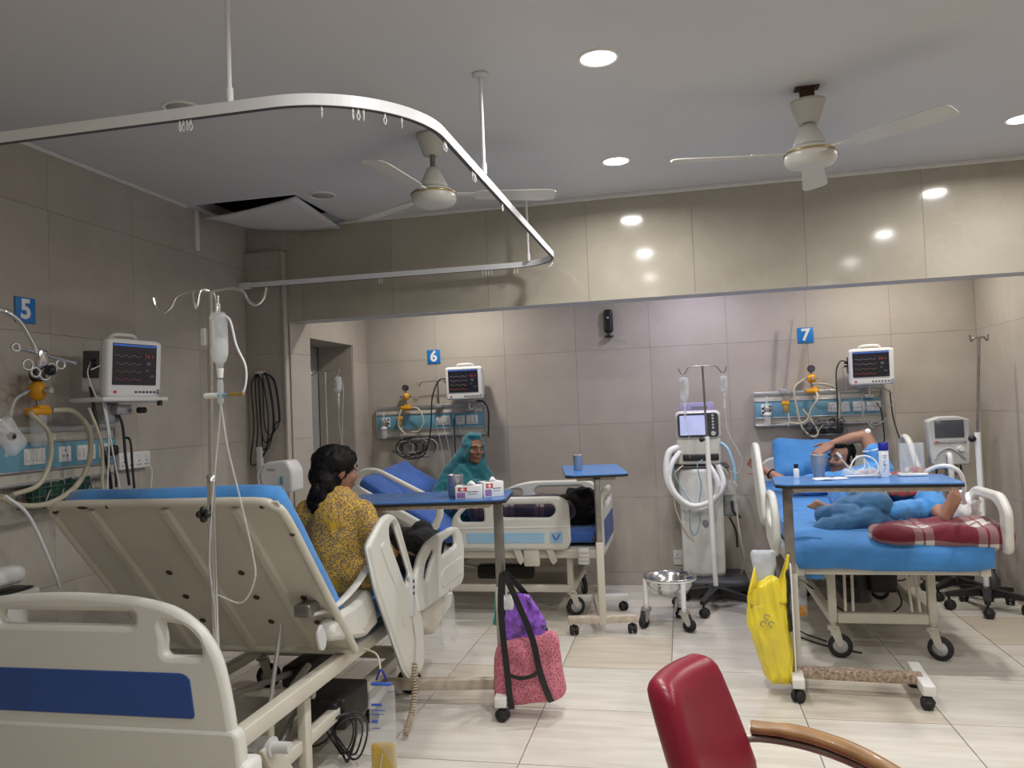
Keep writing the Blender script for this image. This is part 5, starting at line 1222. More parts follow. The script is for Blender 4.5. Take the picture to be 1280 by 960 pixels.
k5.cap((-1.465, 3.405, .985), (-1.385, 3.435, .82), .068, .064, 12); k5.cap((-1.385, 3.435, .82), (-1.40, 3.53, .785), .060, .055, 12); k5.cap((-1.69, 3.37, .998), (-1.74, 3.435, .80), .066, .062, 12); k5.cap((-1.74, 3.435, .80), (-1.72, 3.56, .78), .058, .054, 12)
k5.cap((-1.54, 3.42, .72), (-1.49, 3.66, .73), .125, .105, 12); k5.cap((-1.71, 3.42, .72), (-1.74, 3.66, .73), .125, .105, 12)
put('tunic', shift(wrinkle(fuse(k5, .009, 5), .008, 9, 1, .005, 14), w5), 'kurta_yellow', w5)
p5 = MB(); p5.cap((-1.50, 3.62, .73), (-1.46, 3.86, .745), .108, .092, 12); p5.cap((-1.73, 3.62, .73), (-1.76, 3.86, .745), .108, .092, 12); p5.cap((-1.46, 3.86, .745), (-1.475, 4.18, .69), .088, .06, 12); p5.cap((-1.76, 3.86, .745), (-1.725, 4.18, .69), .088, .06, 12)
p5.cap((-1.43, 3.90, .73), (-1.42, 4.22, .71), .085, .10, 12); p5.cap((-1.47, 4.25, .70), (-1.74, 4.28, .70), .10, .10, 12); p5.cap((-1.45, 4.25, .70), (-1.47, 4.28, .76), .09, .07, 12); p5.cap((-1.73, 4.25, .70), (-1.74, 4.28, .76), .09, .07, 12)
put('trousers', shift(wrinkle(fuse(p5, .010, 4), .008, 9, 2, .005, 12), w5), 'black_cloth', w5)
hr = MB()
def hadd(mb, T, p, r):
    t = MB().sph((0, 0, 0), r, None, 16, 11); mb.add([T @ (v+V(p)) for v in t.v], t.f, None, True)
hadd(hr, T5h, (0, .030, .040), (.088, .098, .090)); hadd(hr, T5h, (0, .055, -.015), (.080, .075, .085)); hadd(hr, T5h, (0, -.018, .072), (.070, .072, .050))
hadd(hr, T5h, (-.045, .085, -.055), (.055, .050, .060)); hadd(hr, T5h, (-.055, .105, -.105), (.040, .036, .050)); hadd(hr, T5h, (-.05, .115, -.150), (.030, .028, .045))
hadd(hr, T5h, (.062, -.01, .045), (.022, .050, .045)); hadd(hr, T5h, (-.062, -.01, .045), (.022, .050, .045))
put('hair', shift(wrinkle(fuse(hr, .008, 2), .007, 22, 5, .006, 38), w5), 'hair', w5)
MB().tube([V(T5h @ V((-.02, .10, -.04)))-V(w5.location)+V((0, 0, 0)), V(T5h @ V((-.06, .125, -.08)))-V(w5.location), V(T5h @ V((-.03, .13, -.13)))-V(w5.location), V(T5h @ V((-.06, .12, -.185)))-V(w5.location)], [.022, .030, .026, .016], 10, 6).build('braid', 'hair', w5)
# ------------------------------------------------------------------ old woman in the teal shawl
w6 = thing('person', 'elderly person wrapped in a teal head shawl, sitting on the bed along the back wall', 'person', (-1.68, 5.95, .60))
hc6 = V((-1.585, 5.93, 1.150)); fw6 = (.62, -.78, -.08); up6 = (.06, .02, 1)
bd = MB(); T6h = add_head(bd, hc6, fw6, up6, .95, (-1.62, 5.98, .98), 1)
bd.cap((-1.64, 5.98, .96), (-1.69, 5.97, .70), .10, .13, 14); bd.cap((-1.80, 5.99, .93), (-1.51, 5.95, .93), .06, .06, 12)
bd.cap((-1.62, 5.95, .69), (-1.25, 5.85, .71), .08, .065, 12); bd.cap((-1.68, 5.90, .69), (-1.30, 5.72, .71), .08, .065, 12); bd.cap((-1.25, 5.85, .71), (-.90, 5.85, .69), .06, .045, 12); bd.cap((-1.30, 5.72, .71), (-.92, 5.72, .69), .06, .045, 12)
bd.cap((-1.51, 5.95, .93), (-1.46, 5.86, .78), .045, .038, 12); bd.cap((-1.46, 5.86, .78), (-1.58, 5.74, .76), .036, .028, 10); bd.cap((-1.80, 5.99, .93), (-1.84, 5.86, .78), .045, .038, 12); bd.cap((-1.84, 5.86, .78), (-1.70, 5.74, .76), .036, .028, 10)
add_hand(bd, (-1.58, 5.74, .76), (-1, -.3, -.1), (0, .2, -1), 1, .4); add_hand(bd, (-1.70, 5.74, .76), (1, -.3, -.1), (0, .2, -1), -1, .4)
put('body', shift(fuse(bd, .006, 3), w6), 'skin_old', w6)
face_parts(w6, M.Translation(-V(w6.location)) @ T6h, s=1.0, brow='hair_grey')
s6m = MB()
hadd(s6m, T6h, (0, .040, .030), (.092, .105, .102)); hadd(s6m, T6h, (0, .050, -.055), (.088, .090, .100)); hadd(s6m, T6h, (0, .005, -.160), (.082, .088, .045)); hadd(s6m, T6h, (.072, -.002, -.02), (.016, .050, .085)); hadd(s6m, T6h, (-.072, -.002, -.02), (.016, .050, .085)); hadd(s6m, T6h, (0, .0, .108), (.060, .065, .022))
s6m.cap((-1.62, 5.97, .985), (-1.66, 5.97, .93), .085, .13, 16); s6m.cap((-1.635, 5.97, 1.13), (-1.78, 5.98, .95), .085, .085, 16); s6m.cap((-1.60, 5.97, 1.06), (-1.54, 5.95, .95), .075, .075, 16); s6m.cap((-1.655, 5.97, .94), (-1.70, 5.95, .70), .135, .185, 18); s6m.cap((-1.80, 5.98, .935), (-1.52, 5.94, .93), .078, .075, 14); s6m.cap((-1.52, 5.94, .93), (-1.475, 5.88, .78), .068, .075, 12); s6m.cap((-1.80, 5.98, .935), (-1.88, 5.90, .74), .078, .09, 12); s6m.cap((-1.56, 5.86, .85), (-1.62, 5.78, .74), .075, .09, 12)
put('shawl', shift(wrinkle(fuse(s6m, .008, 5), .008, 8, 4, .006, 15), w6), 'teal_cloth', w6)
hb_ = MB(); hadd(hb_, T6h, (0, .006, .052), (.066, .070, .062)); put('hair', shift(fuse(hb_, .006, 2), w6), 'hair_grey', w6)
# ------------------------------------------------------------------ man lying on the right-hand bed
w7 = thing('person', 'person in a blue gown lying on the right-hand bed, arm over the forehead', 'person', (1.10, 5.4, .72))
hc7 = V((1.095, 5.97, 1.005)); fw7 = (-.70, -.70, -.02); up7 = (.30, .20, .93)
bd = MB(); T7h = add_head(bd, hc7, fw7, up7, 1.0, (1.19, 5.90, .88))
bd.cap((1.20, 5.74, .845), (1.12, 5.34, .82), .105, .105, 16); bd.cap((1.02, 5.80, .85), (1.33, 5.83, .90), .062, .066, 14)
ELB = V((1.268, 5.96, 1.160)); WRL = V((1.045, 5.93, 1.112))
bd.cap((1.335, 5.85, .92), ELB, .058, .046, 12); bd.cap(ELB, (1.17, 5.95, 1.145), .043, .041, 12); bd.cap((1.17, 5.95, 1.145), WRL, .042, .029, 12)
tp = add_hand(bd, WRL, (-.84, -.22, -.42), (-.25, .3, -.75), -1, .28, 1.0)
ER = V((.745, 5.74, .83)); WR = V((.575, 5.90, .935))
bd.cap((1.0, 5.80, .85), ER, .055, .044, 12); bd.cap(ER, WR, .042, .029, 12); tr_ = add_hand(bd, WR, (-.80, .05, .55), (.1, -.95, .1), -1, .55, .95)
# right leg folded inwards, left leg out with its sole towards the viewer
HR_, KR, AR = V((1.00, 5.30, .83)), V((1.05, 4.74, .82)), V((.835, 4.84, .795)); HL, KL, AL = V((1.20, 5.30, .83)), V((1.36, 4.97, .845)), V((1.375, 4.73, .775))
bd.cap(HR_, KR, .085, .062, 14); bd.cap(KR, AR, .058, .036, 12); bd.cap(HL, KL, .085, .062, 14); bd.cap(KL, AL, .056, .038, 12)
add_foot(bd, AR, (-.92, .05, .42), (.1, -.95, -.3), .72); add_foot(bd, AL, (.42, .05, .88), (.20, -.98, 0.05), .88)
put('body', shift(fuse(bd, .0065, 3), w7), 'skin_pale', w7)
face_parts(w7, M.Translation(-V(w7.location)) @ T7h, closed=True, moustache='hair_grey')
for k, (p_, d_) in enumerate(tp[:2]): MB().sph(p_+d_*.006-V(w7.location), .0075, None, 8, 6).build('fingernail', 'nail_pink', w7, 'pink painted fingertip')
hr = MB(); hadd(hr, T7h, (0, .042, .046), (.080, .084, .080)); hadd(hr, T7h, (0, .055, -.02), (.072, .058, .060)); hadd(hr, T7h, (0, -.02, .098), (.058, .060, .024)); hadd(hr, T7h, (.066, .0, .01), (.012, .018, .04)); hadd(hr, T7h, (-.066, .0, .01), (.012, .018, .04))
put('hair', shift(wrinkle(fuse(hr, .006, 2), .004, 26, 5, .003, 50), w7), 'hair', w7)
gn = MB(); gn.cap((1.205, 5.74, .845), (1.12, 5.33, .825), .122, .128, 18); gn.cap((1.03, 5.80, .845), (1.325, 5.83, .905), .078, .085, 14); gn.cap((1.19, 5.84, .87), (1.19, 5.88, .89), .075, .062, 14)
gn.cap((1.33, 5.85, .915), (1.305, 5.885, 1.04), .085, .072, 14); gn.cap((1.0, 5.80, .85), (.84, 5.74, .845), .074, .070, 14); gn.cap((1.02, 5.36, .83), (1.01, 5.06, .82), .12, .108, 14); gn.cap((1.20, 5.36, .83), (1.27, 5.10, .84), .12, .108, 14); gn.cap((1.10, 5.36, .84), (1.12, 5.10, .84), .11, .09, 12)
put('gown', shift(wrinkle(fuse(gn, .009, 5), .008, 9, 6, .007, 13), w7), 'gown_blue', w7)
MB().tube([ (1.305+.073*math.cos(t)*.98-1.10, 5.885+.073*math.sin(t)*.9-5.4, 1.070+.018*math.cos(t)-.72) for t in [k*2*PI/14 for k in range(14)]], .006, 6, 2, True, True).build('sleeve_hem', 'white_film', w7)
tu = MB(); tu.cap((1.01, 5.12, .82), KR, .105, .085, 14); tu.cap(KR, KR.lerp(AR, .68), .085, .066, 14); tu.cap(KR+V((-.05, -.06, -.07)), KR+V((-.30, -.10, -.11)), .075, .062, 12); tu.cap(KR+V((-.16, -.04, -.04)), KR+V((-.27, .04, -.05)), .07, .055, 12); tu.cap(KR+V((-.02, -.02, -.06)), KR+V((.10, -.04, -.10)), .07, .05, 12)
put('right_trouser_leg', shift(wrinkle(fuse(tu, .008, 4), .010, 9, 8, .010, 12), w7), 'trouser_blue', w7)
tu = MB(); tu.cap((1.23, 5.18, .83), KL, .105, .092, 14); tu.cap(KL, KL.lerp(AL, .60), .09, .066, 14); tu.cap(KR+V((.08, -.03, -.03)), KL.lerp(AL, .4)+V((-.05, -.02, -.03)), .055, .06, 12)
put('left_trouser_leg', shift(wrinkle(fuse(tu, .008, 4), .008, 9, 3, .008, 12), w7), 'gown_blue', w7)
wb_ = ER.lerp(WR, .80)-V(w7.location); dW = (WR-ER).normalized(); xx, yy = frame(dW)
MB().tube([wb_+(xx*math.cos(t)+yy*math.sin(t))*.034 for t in [k*2*PI/14 for k in range(14)]], .006, 6, 2, True, True).build('wrist_band', 'black', w7)
el = MB().lathe([(0, .004), (.016, .003), (.019, 0), (.019, -.003)], 16, M.Translation(ELB+V((.012, -.03, .034))-V(w7.location)) @ rotm(R(70), 0, 0)).build('adhesive_dressing', 'white_film', w7)
# ================================================================== bedding
def pillow(name, label, mt, loc, rot, d=(.46, .30, .13), seed=1):
    me = MB().soft((0, 0, 0), d, d[2]*.49, (16, 12, 6), rotm(*rot), lambda p: V((p.x*(1+.06*abs(p.y)/d[1]), p.y*(1+.08*abs(p.x)/d[0]), p.z*(1.15-.75*max(abs(2*p.x/d[0])**3, abs(2*p.y/d[1])**3))))+V((0, 0, .010*nz(p, 9, seed)+.006*nz(p, 22, seed))))
    o = me.build(name, mt); o.location = loc; return tag(o, label, 'pillow')
pillow('pillow', 'bright blue pillow propped up beside the lying man', 'sheet_blue', (.885, 6.12, .985), (R(62), R(4), R(6)), (.46, .34, .13), 3)
pillow('pillow', 'royal blue pillow at the raised head of the bed along the back wall', 'sheet_royal', (-2.14, 5.90, .905), (R(8), R(30), R(-8)), (.42, .50, .15), 6)
nb = MB().soft((0, 0, 0), (.34, .26, .16), .06, (12, 12, 8), None, lambda p: p+V((.025*nz(p, 14, 2), .025*nz(p, 14, 5), .03*nz(p, 13, 7)))).build('white_cloth', 'white_film')
nb.location = (-1.90, 5.97, .735); nb.scale = (.5, .4, .5); tag(nb, 'crumpled white cloth between the royal blue pillow and the teal shawl', 'cloth')
nv = MB().soft((0, 0, 0), (.80, .46, .16), .07, (26, 16, 6), None, lambda p: p+V((.02*nz(p, 7, 1), .02*nz(p, 8, 3), .03*nz(p, 8, 2)+.012*nz(p, 19, 4)))).build('blanket', 'navy_plaid')
nv.location = (-1.16, 5.76, .705); tag(nv, 'dark navy checked blanket spread over the legs behind the striped side rail', 'blanket')
bk_ = MB().soft((0, 0, 0), (.27, .42, .22), .09, (14, 16, 12), None, lambda p: p+V((.035*nz(p, 9, 1), .03*nz(p, 9, 3), .04*nz(p, 8, 6)+.018*nz(p, 22, 4)))).build('blanket', 'black_cloth')
bk_.location = (-.755, 5.80, .715); tag(bk_, 'black cloth bundle heaped at the foot of the middle bed', 'cloth')
def fold(p):
    t = p.y; e = p.copy(); e.z += .030*nz(p, 6, 3)+.012*nz(p, 15, 5)+.02*math.exp(-((p.x+.02)/.12)**2)*0; e.y += .02*nz(p, 6, 8); e.x += .02*nz((0, p.y, p.z), 9, 2)
    if p.x > .22: e.z -= .10*(p.x-.22)
    return e
rb = MB().soft((0, 0, 0), (.69, .36, .125), .058, (34, 22, 8), rotm(0, R(1), R(-3)), fold).build('blanket', 'red_plaid')
rb.location = (1.305, 4.59, .697); tag(rb, 'red and white checked wool blanket folded on the foot of the bed', 'blanket')
def scarf(u, v):
    return (1.03+.37*u+.04*v*(u-.5)-1.15, 5.08-.20*v-.02*math.sin(u*8)-5.1, .975+.02*u-.15*v*v*(1-.35*u)+.016*math.sin(u*9+v*5)+.02*nz((u*4, v*4, 0), 1, 3)-.90)
sf = MB().grid(scarf, 24, 16, .008).build('scarf', 'scarf_plaid'); sf.location = (1.15, 5.1, .90); tag(sf, 'red checked scarf lying across the lap of the lying man', 'scarf')
# sheet hanging at the near left corner of the right bed
def sheet(u, v):
    x = .545+.16*u; return (x-.6, 4.49-.02*u-.03*math.sin(u*7+v*3)*v-4.5, .70-.20*v-.03*u*v+.01*nz((u*6, v*6, 0), 1, 1)-.6)
so = MB().grid(sheet, 14, 12, .006).build('sheet_corner', 'sheet_blue'); so.location = (.6, 4.5, .6); tag(so, 'blue sheet corner hanging off the foot of the right-hand bed', 'sheet')
# ================================================================== things on the tables
def tumbler(loc, label, h=.10, r0=.030, r1=.036):
    t = MB().lathe([(0, 0), (r0-.004, 0), (r0, .004), (r1, h-.004), (r1+.0015, h), (r1-.001, h), (r0-.002, .008), (0, .006)], 24).build('steel_tumbler', 'tumbler_steel'); t.location = loc
    return tag(t, label, 'tumbler', 'steel drinking tumblers')
tumbler((-1.10, 3.735, 1.03), 'tall steel tumbler beside the tissue boxes', .108, .036, .040)
tumbler((-.70, 5.33, 1.015), 'steel tumbler standing alone on the end-on table', .105, .029, .031)
tumbler((.672, 4.24, 1.04), 'steel tumbler in front of the face of the lying man', .115, .028, .036)
def med_box(loc, rz, label, d, seed):
    b = thing('glove_box', label, 'carton', loc, rz, 'small medical cartons')
    MB().box((0, 0, d[2]/2), d, .001).build('carton', 'paper', b)
    MB().box((-d[0]*.22, -d[1]/2-.0006, d[2]*.74), (d[0]*.34, .001, d[2]*.30)).build('red_label', 'red_print', b)
    MB().box((-d[0]*.22, -d[1]/2-.0014, d[2]*.74), (.020, .001, .006)).box((-d[0]*.22, -d[1]/2-.0014, d[2]*.74), (.006, .001, .020)).build('white_cross', 'sign_white', b)
    MB().box((-d[0]*.28, -d[1]/2-.0006, d[2]*.28), (d[0]*.32, .001, d[2]*.42)).build('picture_print', 'purple_print', b)
    MB().box((d[0]*.16, -d[1]/2-.0006, d[2]*.55), (d[0]*.42, .001, d[2]*.06)).box((d[0]*.14, -d[1]/2-.0006, d[2]*.38), (d[0]*.36, .001, d[2]*.04)).build('print_lines', 'ink_grey', b)
    MB().panel([[(-d[0]*.30+.09*d[0]*math.cos(0), 0)]+[(d[0]*.28*math.cos(t), d[1]*.28*math.sin(t)) for t in [k*2*PI/14+.2 for k in range(13)]]], .001, 0, TR(0, 0, d[2]+.0006)).build('opening', 'black', b)
    MB().grid(lambda u, v: ((u-.5)*d[0]*.35+.01, (v-.5)*.02, d[2]+.022*math.sin(PI*v)*math.sin(PI*u*.9+.1)), 6, 4, .001).build('tissue', 'white_film', b)
med_box((-1.012, 3.665, 1.03), R(8), 'white carton with a red cross label nearest the tumbler', (.125, .075, .062), 1)
med_box((-.925, 3.745, 1.03), R(38), 'white carton with a red cross label turned sideways at the table corner', (.105, .075, .072), 2)
vl = thing('medicine_vial', 'tiny white vial with a black cap at the left end of the crowded table', 'vial', (.560, 4.215, 1.04))
MB().lathe([(0, 0), (.013, 0), (.014, .003), (.014, .045), (.009, .052), (0, .052)], 16).build('bottle', 'bottle_white', vl); MB().cyl((0, 0, .052), (0, 0, .072), .0105, n=14).build('cap', 'black', vl)
sb = thing('spray_bottle', 'slim white bottle with a dark blue cap on the crowded table', 'bottle', (.968, 4.18, 1.04))
MB().lathe([(0, 0), (.021, 0), (.0225, .004), (.0225, .128), (.019, .133), (0, .133)], 20).build('bottle', 'bottle_white', sb)
MB().lathe([(0, .133), (.0225, .133), (.0235, .138), (.0235, .168), (.021, .172), (0, .172)], 20).build('cap', 'cap_blue', sb)
for k, (z, t) in enumerate(((.105, .9), (.095, .6), (.06, .7))): MB().grid(lambda u, v: (.0229*math.cos(-PI/2-t/2+t*u), .0229*math.sin(-PI/2-t/2+t*u), z+.004*v), 6, 1).build('print_line', 'ink_grey', sb)
MB().tube([(-.009, -.0225, .03), (.0, -.0232, .05), (-.006, -.0228, .075), (.004, -.0232, .085)], .0012, 5, 4).build('script_print', 'ink_grey', sb)
sp = thing('incentive_spirometer', 'clear three-chamber breathing exerciser with coloured balls and a long hose', 'spirometer', (1.105, 4.22, 1.04))
MB().box((0, 0, .008), (.13, .07, .016), .006).build('base', 'white_plastic', sp)
for k, c_ in enumerate(('white_ball', 'red_ball', 'orange_ball')):
    x = -.033+.033*k; MB().box((x, 0, .09), (.031, .045, .145), .005).build('chamber', 'clear_plastic', sp); MB().sph((x+.006, -.005, .03), .012).build('ball', c_, sp)
for x in (-.05, .05): MB().box((x, 0, .088), (.004, .05, .15), .001).build('edge', 'tube_clear', sp)
PP = catmull([(.06, 0, .02), (.11, -.02, .045), (.16, -.04, .045), (.21, -.02, .01), (.25, .06, -.07), (.30, .25, -.13), (.36, .42, -.19)], 14); MB().tube(PP, [.010*(1+.08*(k % 2)) for k in range(len(PP))], 8, spline=False).build('hose', 'tube_white', sp)
pk = thing('medical_packet', 'flat white medical packet lying on the crowded table', 'packet', (.70, 4.10, 1.04))
MB().soft((0, 0, .006), (.16, .05, .010), .004, (12, 6, 2), rotm(0, 0, R(10)), lambda p: p+V((0, 0, .004*nz(p, 20, 1)))).build('wrapper', 'white_film', pk); MB().box((.01, -.0, .0125), (.012, .012, .001), 0, rotm(0, 0, R(10))).build('print', 'red_print', pk)
ml = thing('nebuliser_tubing', 'tangle of clear oxygen tubing and film on the crowded table', 'tubing', (.86, 4.20, 1.04))
for k, P in enumerate(([(-.09, 0, .10), (-.05, -.01, .05), (0, -.02, .02), (.06, 0, .012), (.09, .02, .03)], [(-.06, 0, .02), (-.02, .01, .09), (.03, .02, .105), (.075, .01, .08), (.08, -.02, .03), (.02, -.03, .01)], [(-.04, -.03, .012), (.02, .0, .05), (.03, .03, .09), (.05, .01, .04), (.03, -.03, .012)], [(-.08, -.04, .01), (-.03, -.05, .012), (.04, -.045, .012), (.08, -.03, .012)])):
    MB().tube(P, .0042, 7, 8).build('tube', 'tube_white' if k % 2 else 'tube_clear', ml)
MB().soft((0, 0, .022), (.17, .08, .036), .016, (16, 10, 6), None, lambda p: p+V((0, .015*nz(p, 25, 2), .018*nz(p, 30, 3)))).build('film_bag', 'clear_film', ml)
MB().tube([(-.105, 0, .125), (-.085, 0, .10)], .006, 8, spline=False).build('mouthpiece', 'white_plastic', ml)
# ================================================================== bags
pb = thing('tote_bag', 'pink speckled tote bag with black straps hanging from the table post', 'bag', (-.76, 3.70, .05))
def tote(p):
    k = (p.z+.155)/.31; w_ = 1.0-.10*k; q = V((p.x*w_+.035*(1-k)*0, p.y*(1.05-.45*k), p.z)); q.z += .03*math.sin((p.x+.02)*9)*k*.6+.045*p.x*k - .10*p.x*(1-k)*-.9
    return q+V((.014*nz(p, 9, 1), .022*nz(p, 8, 4)+.008*nz(p, 24, 6), .012*nz(p, 14, 2)))
MB().soft((0, 0, .165), (.335, .15, .31), .055, (22, 12, 20), None, tote).build('bag_body', 'bag_pink', pb)
def strap(x0, x1, ytop): 
    P = [(x0, -.082, .02), (x0-.004, -.085, .16), (x0-.01, -.075, .30), (x0*.6-.06, -.05, .46), (-.105, -.02, .60), (-.09, .0, .605)]
    return P
ribbon([(-.075, -.078, .000), (-.08, -.090, .06), (-.085, -.094, .16), (-.10, -.082, .31), (-.115, -.05, .46), (-.112, -.02, .60), (-.10, -.01, .612), (-.09, -.02, .60), (-.03, -.05, .48), (.035, -.075, .33), (.07, -.096, .18), (.105, -.090, .07), (.115, -.078, .04)], (1, 0, .3), .030).build('front_strap', 'black', pb)
ribbon([(-.12, .06, .29), (-.13, .05, .46), (-.115, .01, .60), (-.10, .0, .615), (-.085, .01, .60), (.0, .04, .49), (.055, .05, .38), (.085, .06, .29)], (1, 0, .2), .030).build('rear_strap', 'black', pb)
ribbon([(-.085, -.096, .165), (-.02, -.101, .152), (.04, -.100, .168), (.072, -.096, .20)], (0, 0, 1), .018).build('pocket_strap', 'black', pb)
MB().cyl((.03, -.005, .62), (.052, -.005, .62), .016, n=14).cyl((.0, -.005, .62), (.03, -.005, .62), .006, n=8).build('height_knob', 'black', T5)
pp = thing('snack_packet', 'shiny purple packet sticking out of the pink tote bag', 'packet', (-.775, 3.70, .36))
MB().soft((0, 0, .07), (.20, .05, .27), .022, (14, 6, 18), rotm(R(-4), R(4), 0), lambda p: V((p.x*(1-.55*max(0, p.z/.13)**1.4)-.03*max(0, p.z/.13), p.y*(1-.5*abs(p.z)/.13), p.z))+V((.006*nz(p, 20, 1), .012*nz(p, 18, 2), 0))).build('wrapper', 'purple_pack', pp)
MB().soft((-.045, 0, .175), (.055, .035, .075), .015, (8, 5, 8), rotm(0, R(-10), 0), lambda p: p+V((0, .006*nz(p, 30, 1), 0))).build('silver_top', 'white_film', pp)
gp = MB().soft((0, 0, 0), (.07, .06, .20), .025, (8, 8, 12), None, lambda p: p+V((.008*nz(p, 20, 1), .008*nz(p, 20, 2), 0))).build('green_packet', 'green_pack')
gp.location = (-.938, 3.86, .47); gp.scale = (.55, .8, 1); gp.rotation_euler = (0, R(6), 0); tag(gp, 'green and purple packet hanging behind the table post by the tote bag', 'packet')
yb = thing('plastic_carrier_bag', 'yellow plastic carrier bag hanging from the post of the crowded table', 'bag', (.375, 4.09, .05))
def ybag(p):
    k = (p.z+.25)/.50; w_ = .62+.38*min(1, k*1.6) if k < .6 else 1-.25*(k-.6)/.4
    return V((p.x*w_+.055*(1-k)-.012, p.y*(1.1-.55*k), p.z+(.03*math.sin(p.x*18) if k > .8 else 0)))+V((.012*nz((p.x, p.y, p.z*.35), 16, 1)+.006*nz((p.x, p.y, p.z*.25), 45, 5), .020*nz((p.x, p.y, p.z*.3), 18, 2)+.012*nz((p.x, p.y, p.z*.22), 48, 6), .010*nz(p, 12, 3)))
MB().soft((-.005, 0, .25), (.20, .12, .50), .05, (40, 20, 40), None, ybag).build('bag_body', 'bag_yellow', yb)
MB().grid(lambda u, v: (.055+.055*u+(.075*(1-u)**1.3+.012)*(v-.5), -.03*(1-u)+.02*math.sin(v*7)*(1-u*.7), .40+.23*u), 14, 10, .003).build('right_handle', 'bag_yellow', yb)
MB().grid(lambda u, v: (-.095+.05*u+.02*math.sin(PI*u), -.05+.09*u-.02*math.sin(v*3), .43+.085*math.sin(PI*u)*(.4+v)+.02*v), 14, 8, .003).build('left_handle', 'bag_yellow', yb)
lgp = MB()
for k in range(3):
    a = R(90+120*k); lgp.tube([(-.01+.022*math.cos(a)+.013*math.cos(t), -.0640, .315+.022*math.sin(a)+.013*math.sin(t)) for t in [q*2*PI/10 for q in range(9)]], .0022, 5, 3)
lgp.build('biohazard_print', 'ink_grey', yb)
wbp = MB().soft((0, 0, 0), (.10, .06, .26), .025, (10, 8, 16), None, lambda p: V((p.x*(1+.25*max(0, p.z)/.13), p.y, p.z))+V((.008*nz(p, 22, 1), .010*nz(p, 20, 2), .012*nz((p.x, 0, 0), 30, 3) if p.z > .08 else 0))).build('clear_packet', 'packet_film')
wbp.location = (.375, 4.17, .56); tag(wbp, 'crumpled white plastic packet tucked behind the yellow carrier bag', 'packet')
bs = thing('backing_strip', 'thin white board with dark foil hanging along the post of the crowded table', 'strip', (.488, 4.065, .04))
MB().box((.0, -.005, .30), (.006, .05, .60), .001).build('board', 'white_plastic', bs); MB().soft((-.014, .0, .42), (.016, .03, .30), .007, (4, 5, 20), None, lambda p: p+V((.006*nz(p, 25, 1), .004*nz(p, 25, 2), 0))).build('foil', 'black', bs)
rp = MB().soft((0, 0, 0), (.16, .14, .15), .05, (14, 12, 14), None, lambda p: p*(1+.0)+V((.022*nz(p, 16, 1), .022*nz(p, 16, 4), .028*nz(p, 15, 7)+(.02*nz(p, 40, 2) if p.z > 0 else 0)))).build('plastic_bag', 'white_film')
rp.location = (1.525, 4.86, .80); tag(rp, 'crumpled white plastic bag beside the bare foot', 'bag')
def drainage(loc, rz, label, d, fill, mt, lines=True, tubes=()):
    b = thing('drainage_bag', label, 'drainage bag', loc, rz, 'urine drainage bags')
    MB().soft((0, 0, d[1]/2), (d[0], .022, d[1]), .01, (8, 3, 14), None, lambda p: p+V((0, .006*nz(p, 12, 1), 0))).build('pouch', 'bag_film', b)
    MB().soft((0, 0, fill/2+.006), (d[0]*.93, .026, fill), .010, (8, 3, 6)).build('fluid', mt, b)
    MB().box((0, 0, d[1]+.004), (d[0]*.8, .012, .014), .004).build('hanger_bar', 'ink_blue' if lines else 'white_plastic', b)
    MB().tube([(-.02, 0, d[1]+.02), (0, 0, d[1]+.06), (.02, 0, d[1]+.02)], .004, 6, 5).build('hook', 'cap_blue', b)
    if lines:
        for k, (z, w_) in enumerate(((.80, .5), (.74, .65), (.70, .6), (.62, .3), (.55, .4))): MB().box((-d[0]*.5+d[0]*.12+d[0]*w_/2*.8, -.0145, d[1]*z), (d[0]*w_*.8, .001, .010 if k in (0, 3) else .003)).build('print_line', 'ink_blue', b)
    for P, r in tubes: MB().tube(P, r, 7, 6).build('tube', 'tube_beige', b)
drainage((-1.195, 2.93, .03), R(4), 'urine drainage bag with blue print hanging beside the foreground bed', (.105, .36), .13, 'urine', True, [([(.0, -.018, .10), (-.02, -.02, .0), (-.01, -.02, -.01)], .004), ([(.0, .0, .40), (-.03, .05, .46), (-.10, .10, .47)], .004)])
drainage((.605, 4.62, .235), 0, 'small drainage bag with amber fluid beside the yellow bag', (.06, .25), .06, 'amber', False)
drainage((-1.28, 4.10, .20), R(60), 'empty clear drainage bag hanging at the far side rail', (.10, .26), .012, 'saline', False)
# ================================================================== leads and boxes under the beds
pw = thing('bed_motor_box', 'black control box with looped cables under the foreground bed', 'control box', (-1.53, 3.22, .12))
MB().box((0, 0, .08), (.20, .26, .13), .01).build('box', 'black', pw); MB().box((.03, -.14, .11), (.10, .05, .06), .008).build('plug_block', 'black', pw)
for k in range(6):
    a, b_ = random.uniform(.05, .085), random.uniform(.07, .10); cx = .10+random.uniform(-.02, .03)
    MB().tube([(cx+a*math.cos(t)*.9, -.12+.03*math.sin(t*2)-.006*k, .0+b_*math.sin(t)+random.uniform(-.006, .006)) for t in [i*2*PI/9 for i in range(9)]], .0042, 6, 4, True, True).build('looped_cable', 'black', pw)
MB().tube([(.08, -.13, .06), (.02, -.14, -.02), (-.06, -.12, -.06), (-.09, -.12, -.03)], .004, 6, 6).build('looped_cable', 'black', pw)
m7 = thing('bed_motor_box', 'black drive motor with trailing cables under the right-hand bed', 'control box', (1.03, 5.15, 0))
MB().box((.10, .0, .33), (.16, .22, .12), .02).build('gearbox', 'black', m7); MB().cyl((-.02, .0, .40), (-.02, .0, .20), .07, n=18).build('motor', 'dark_grey', m7)
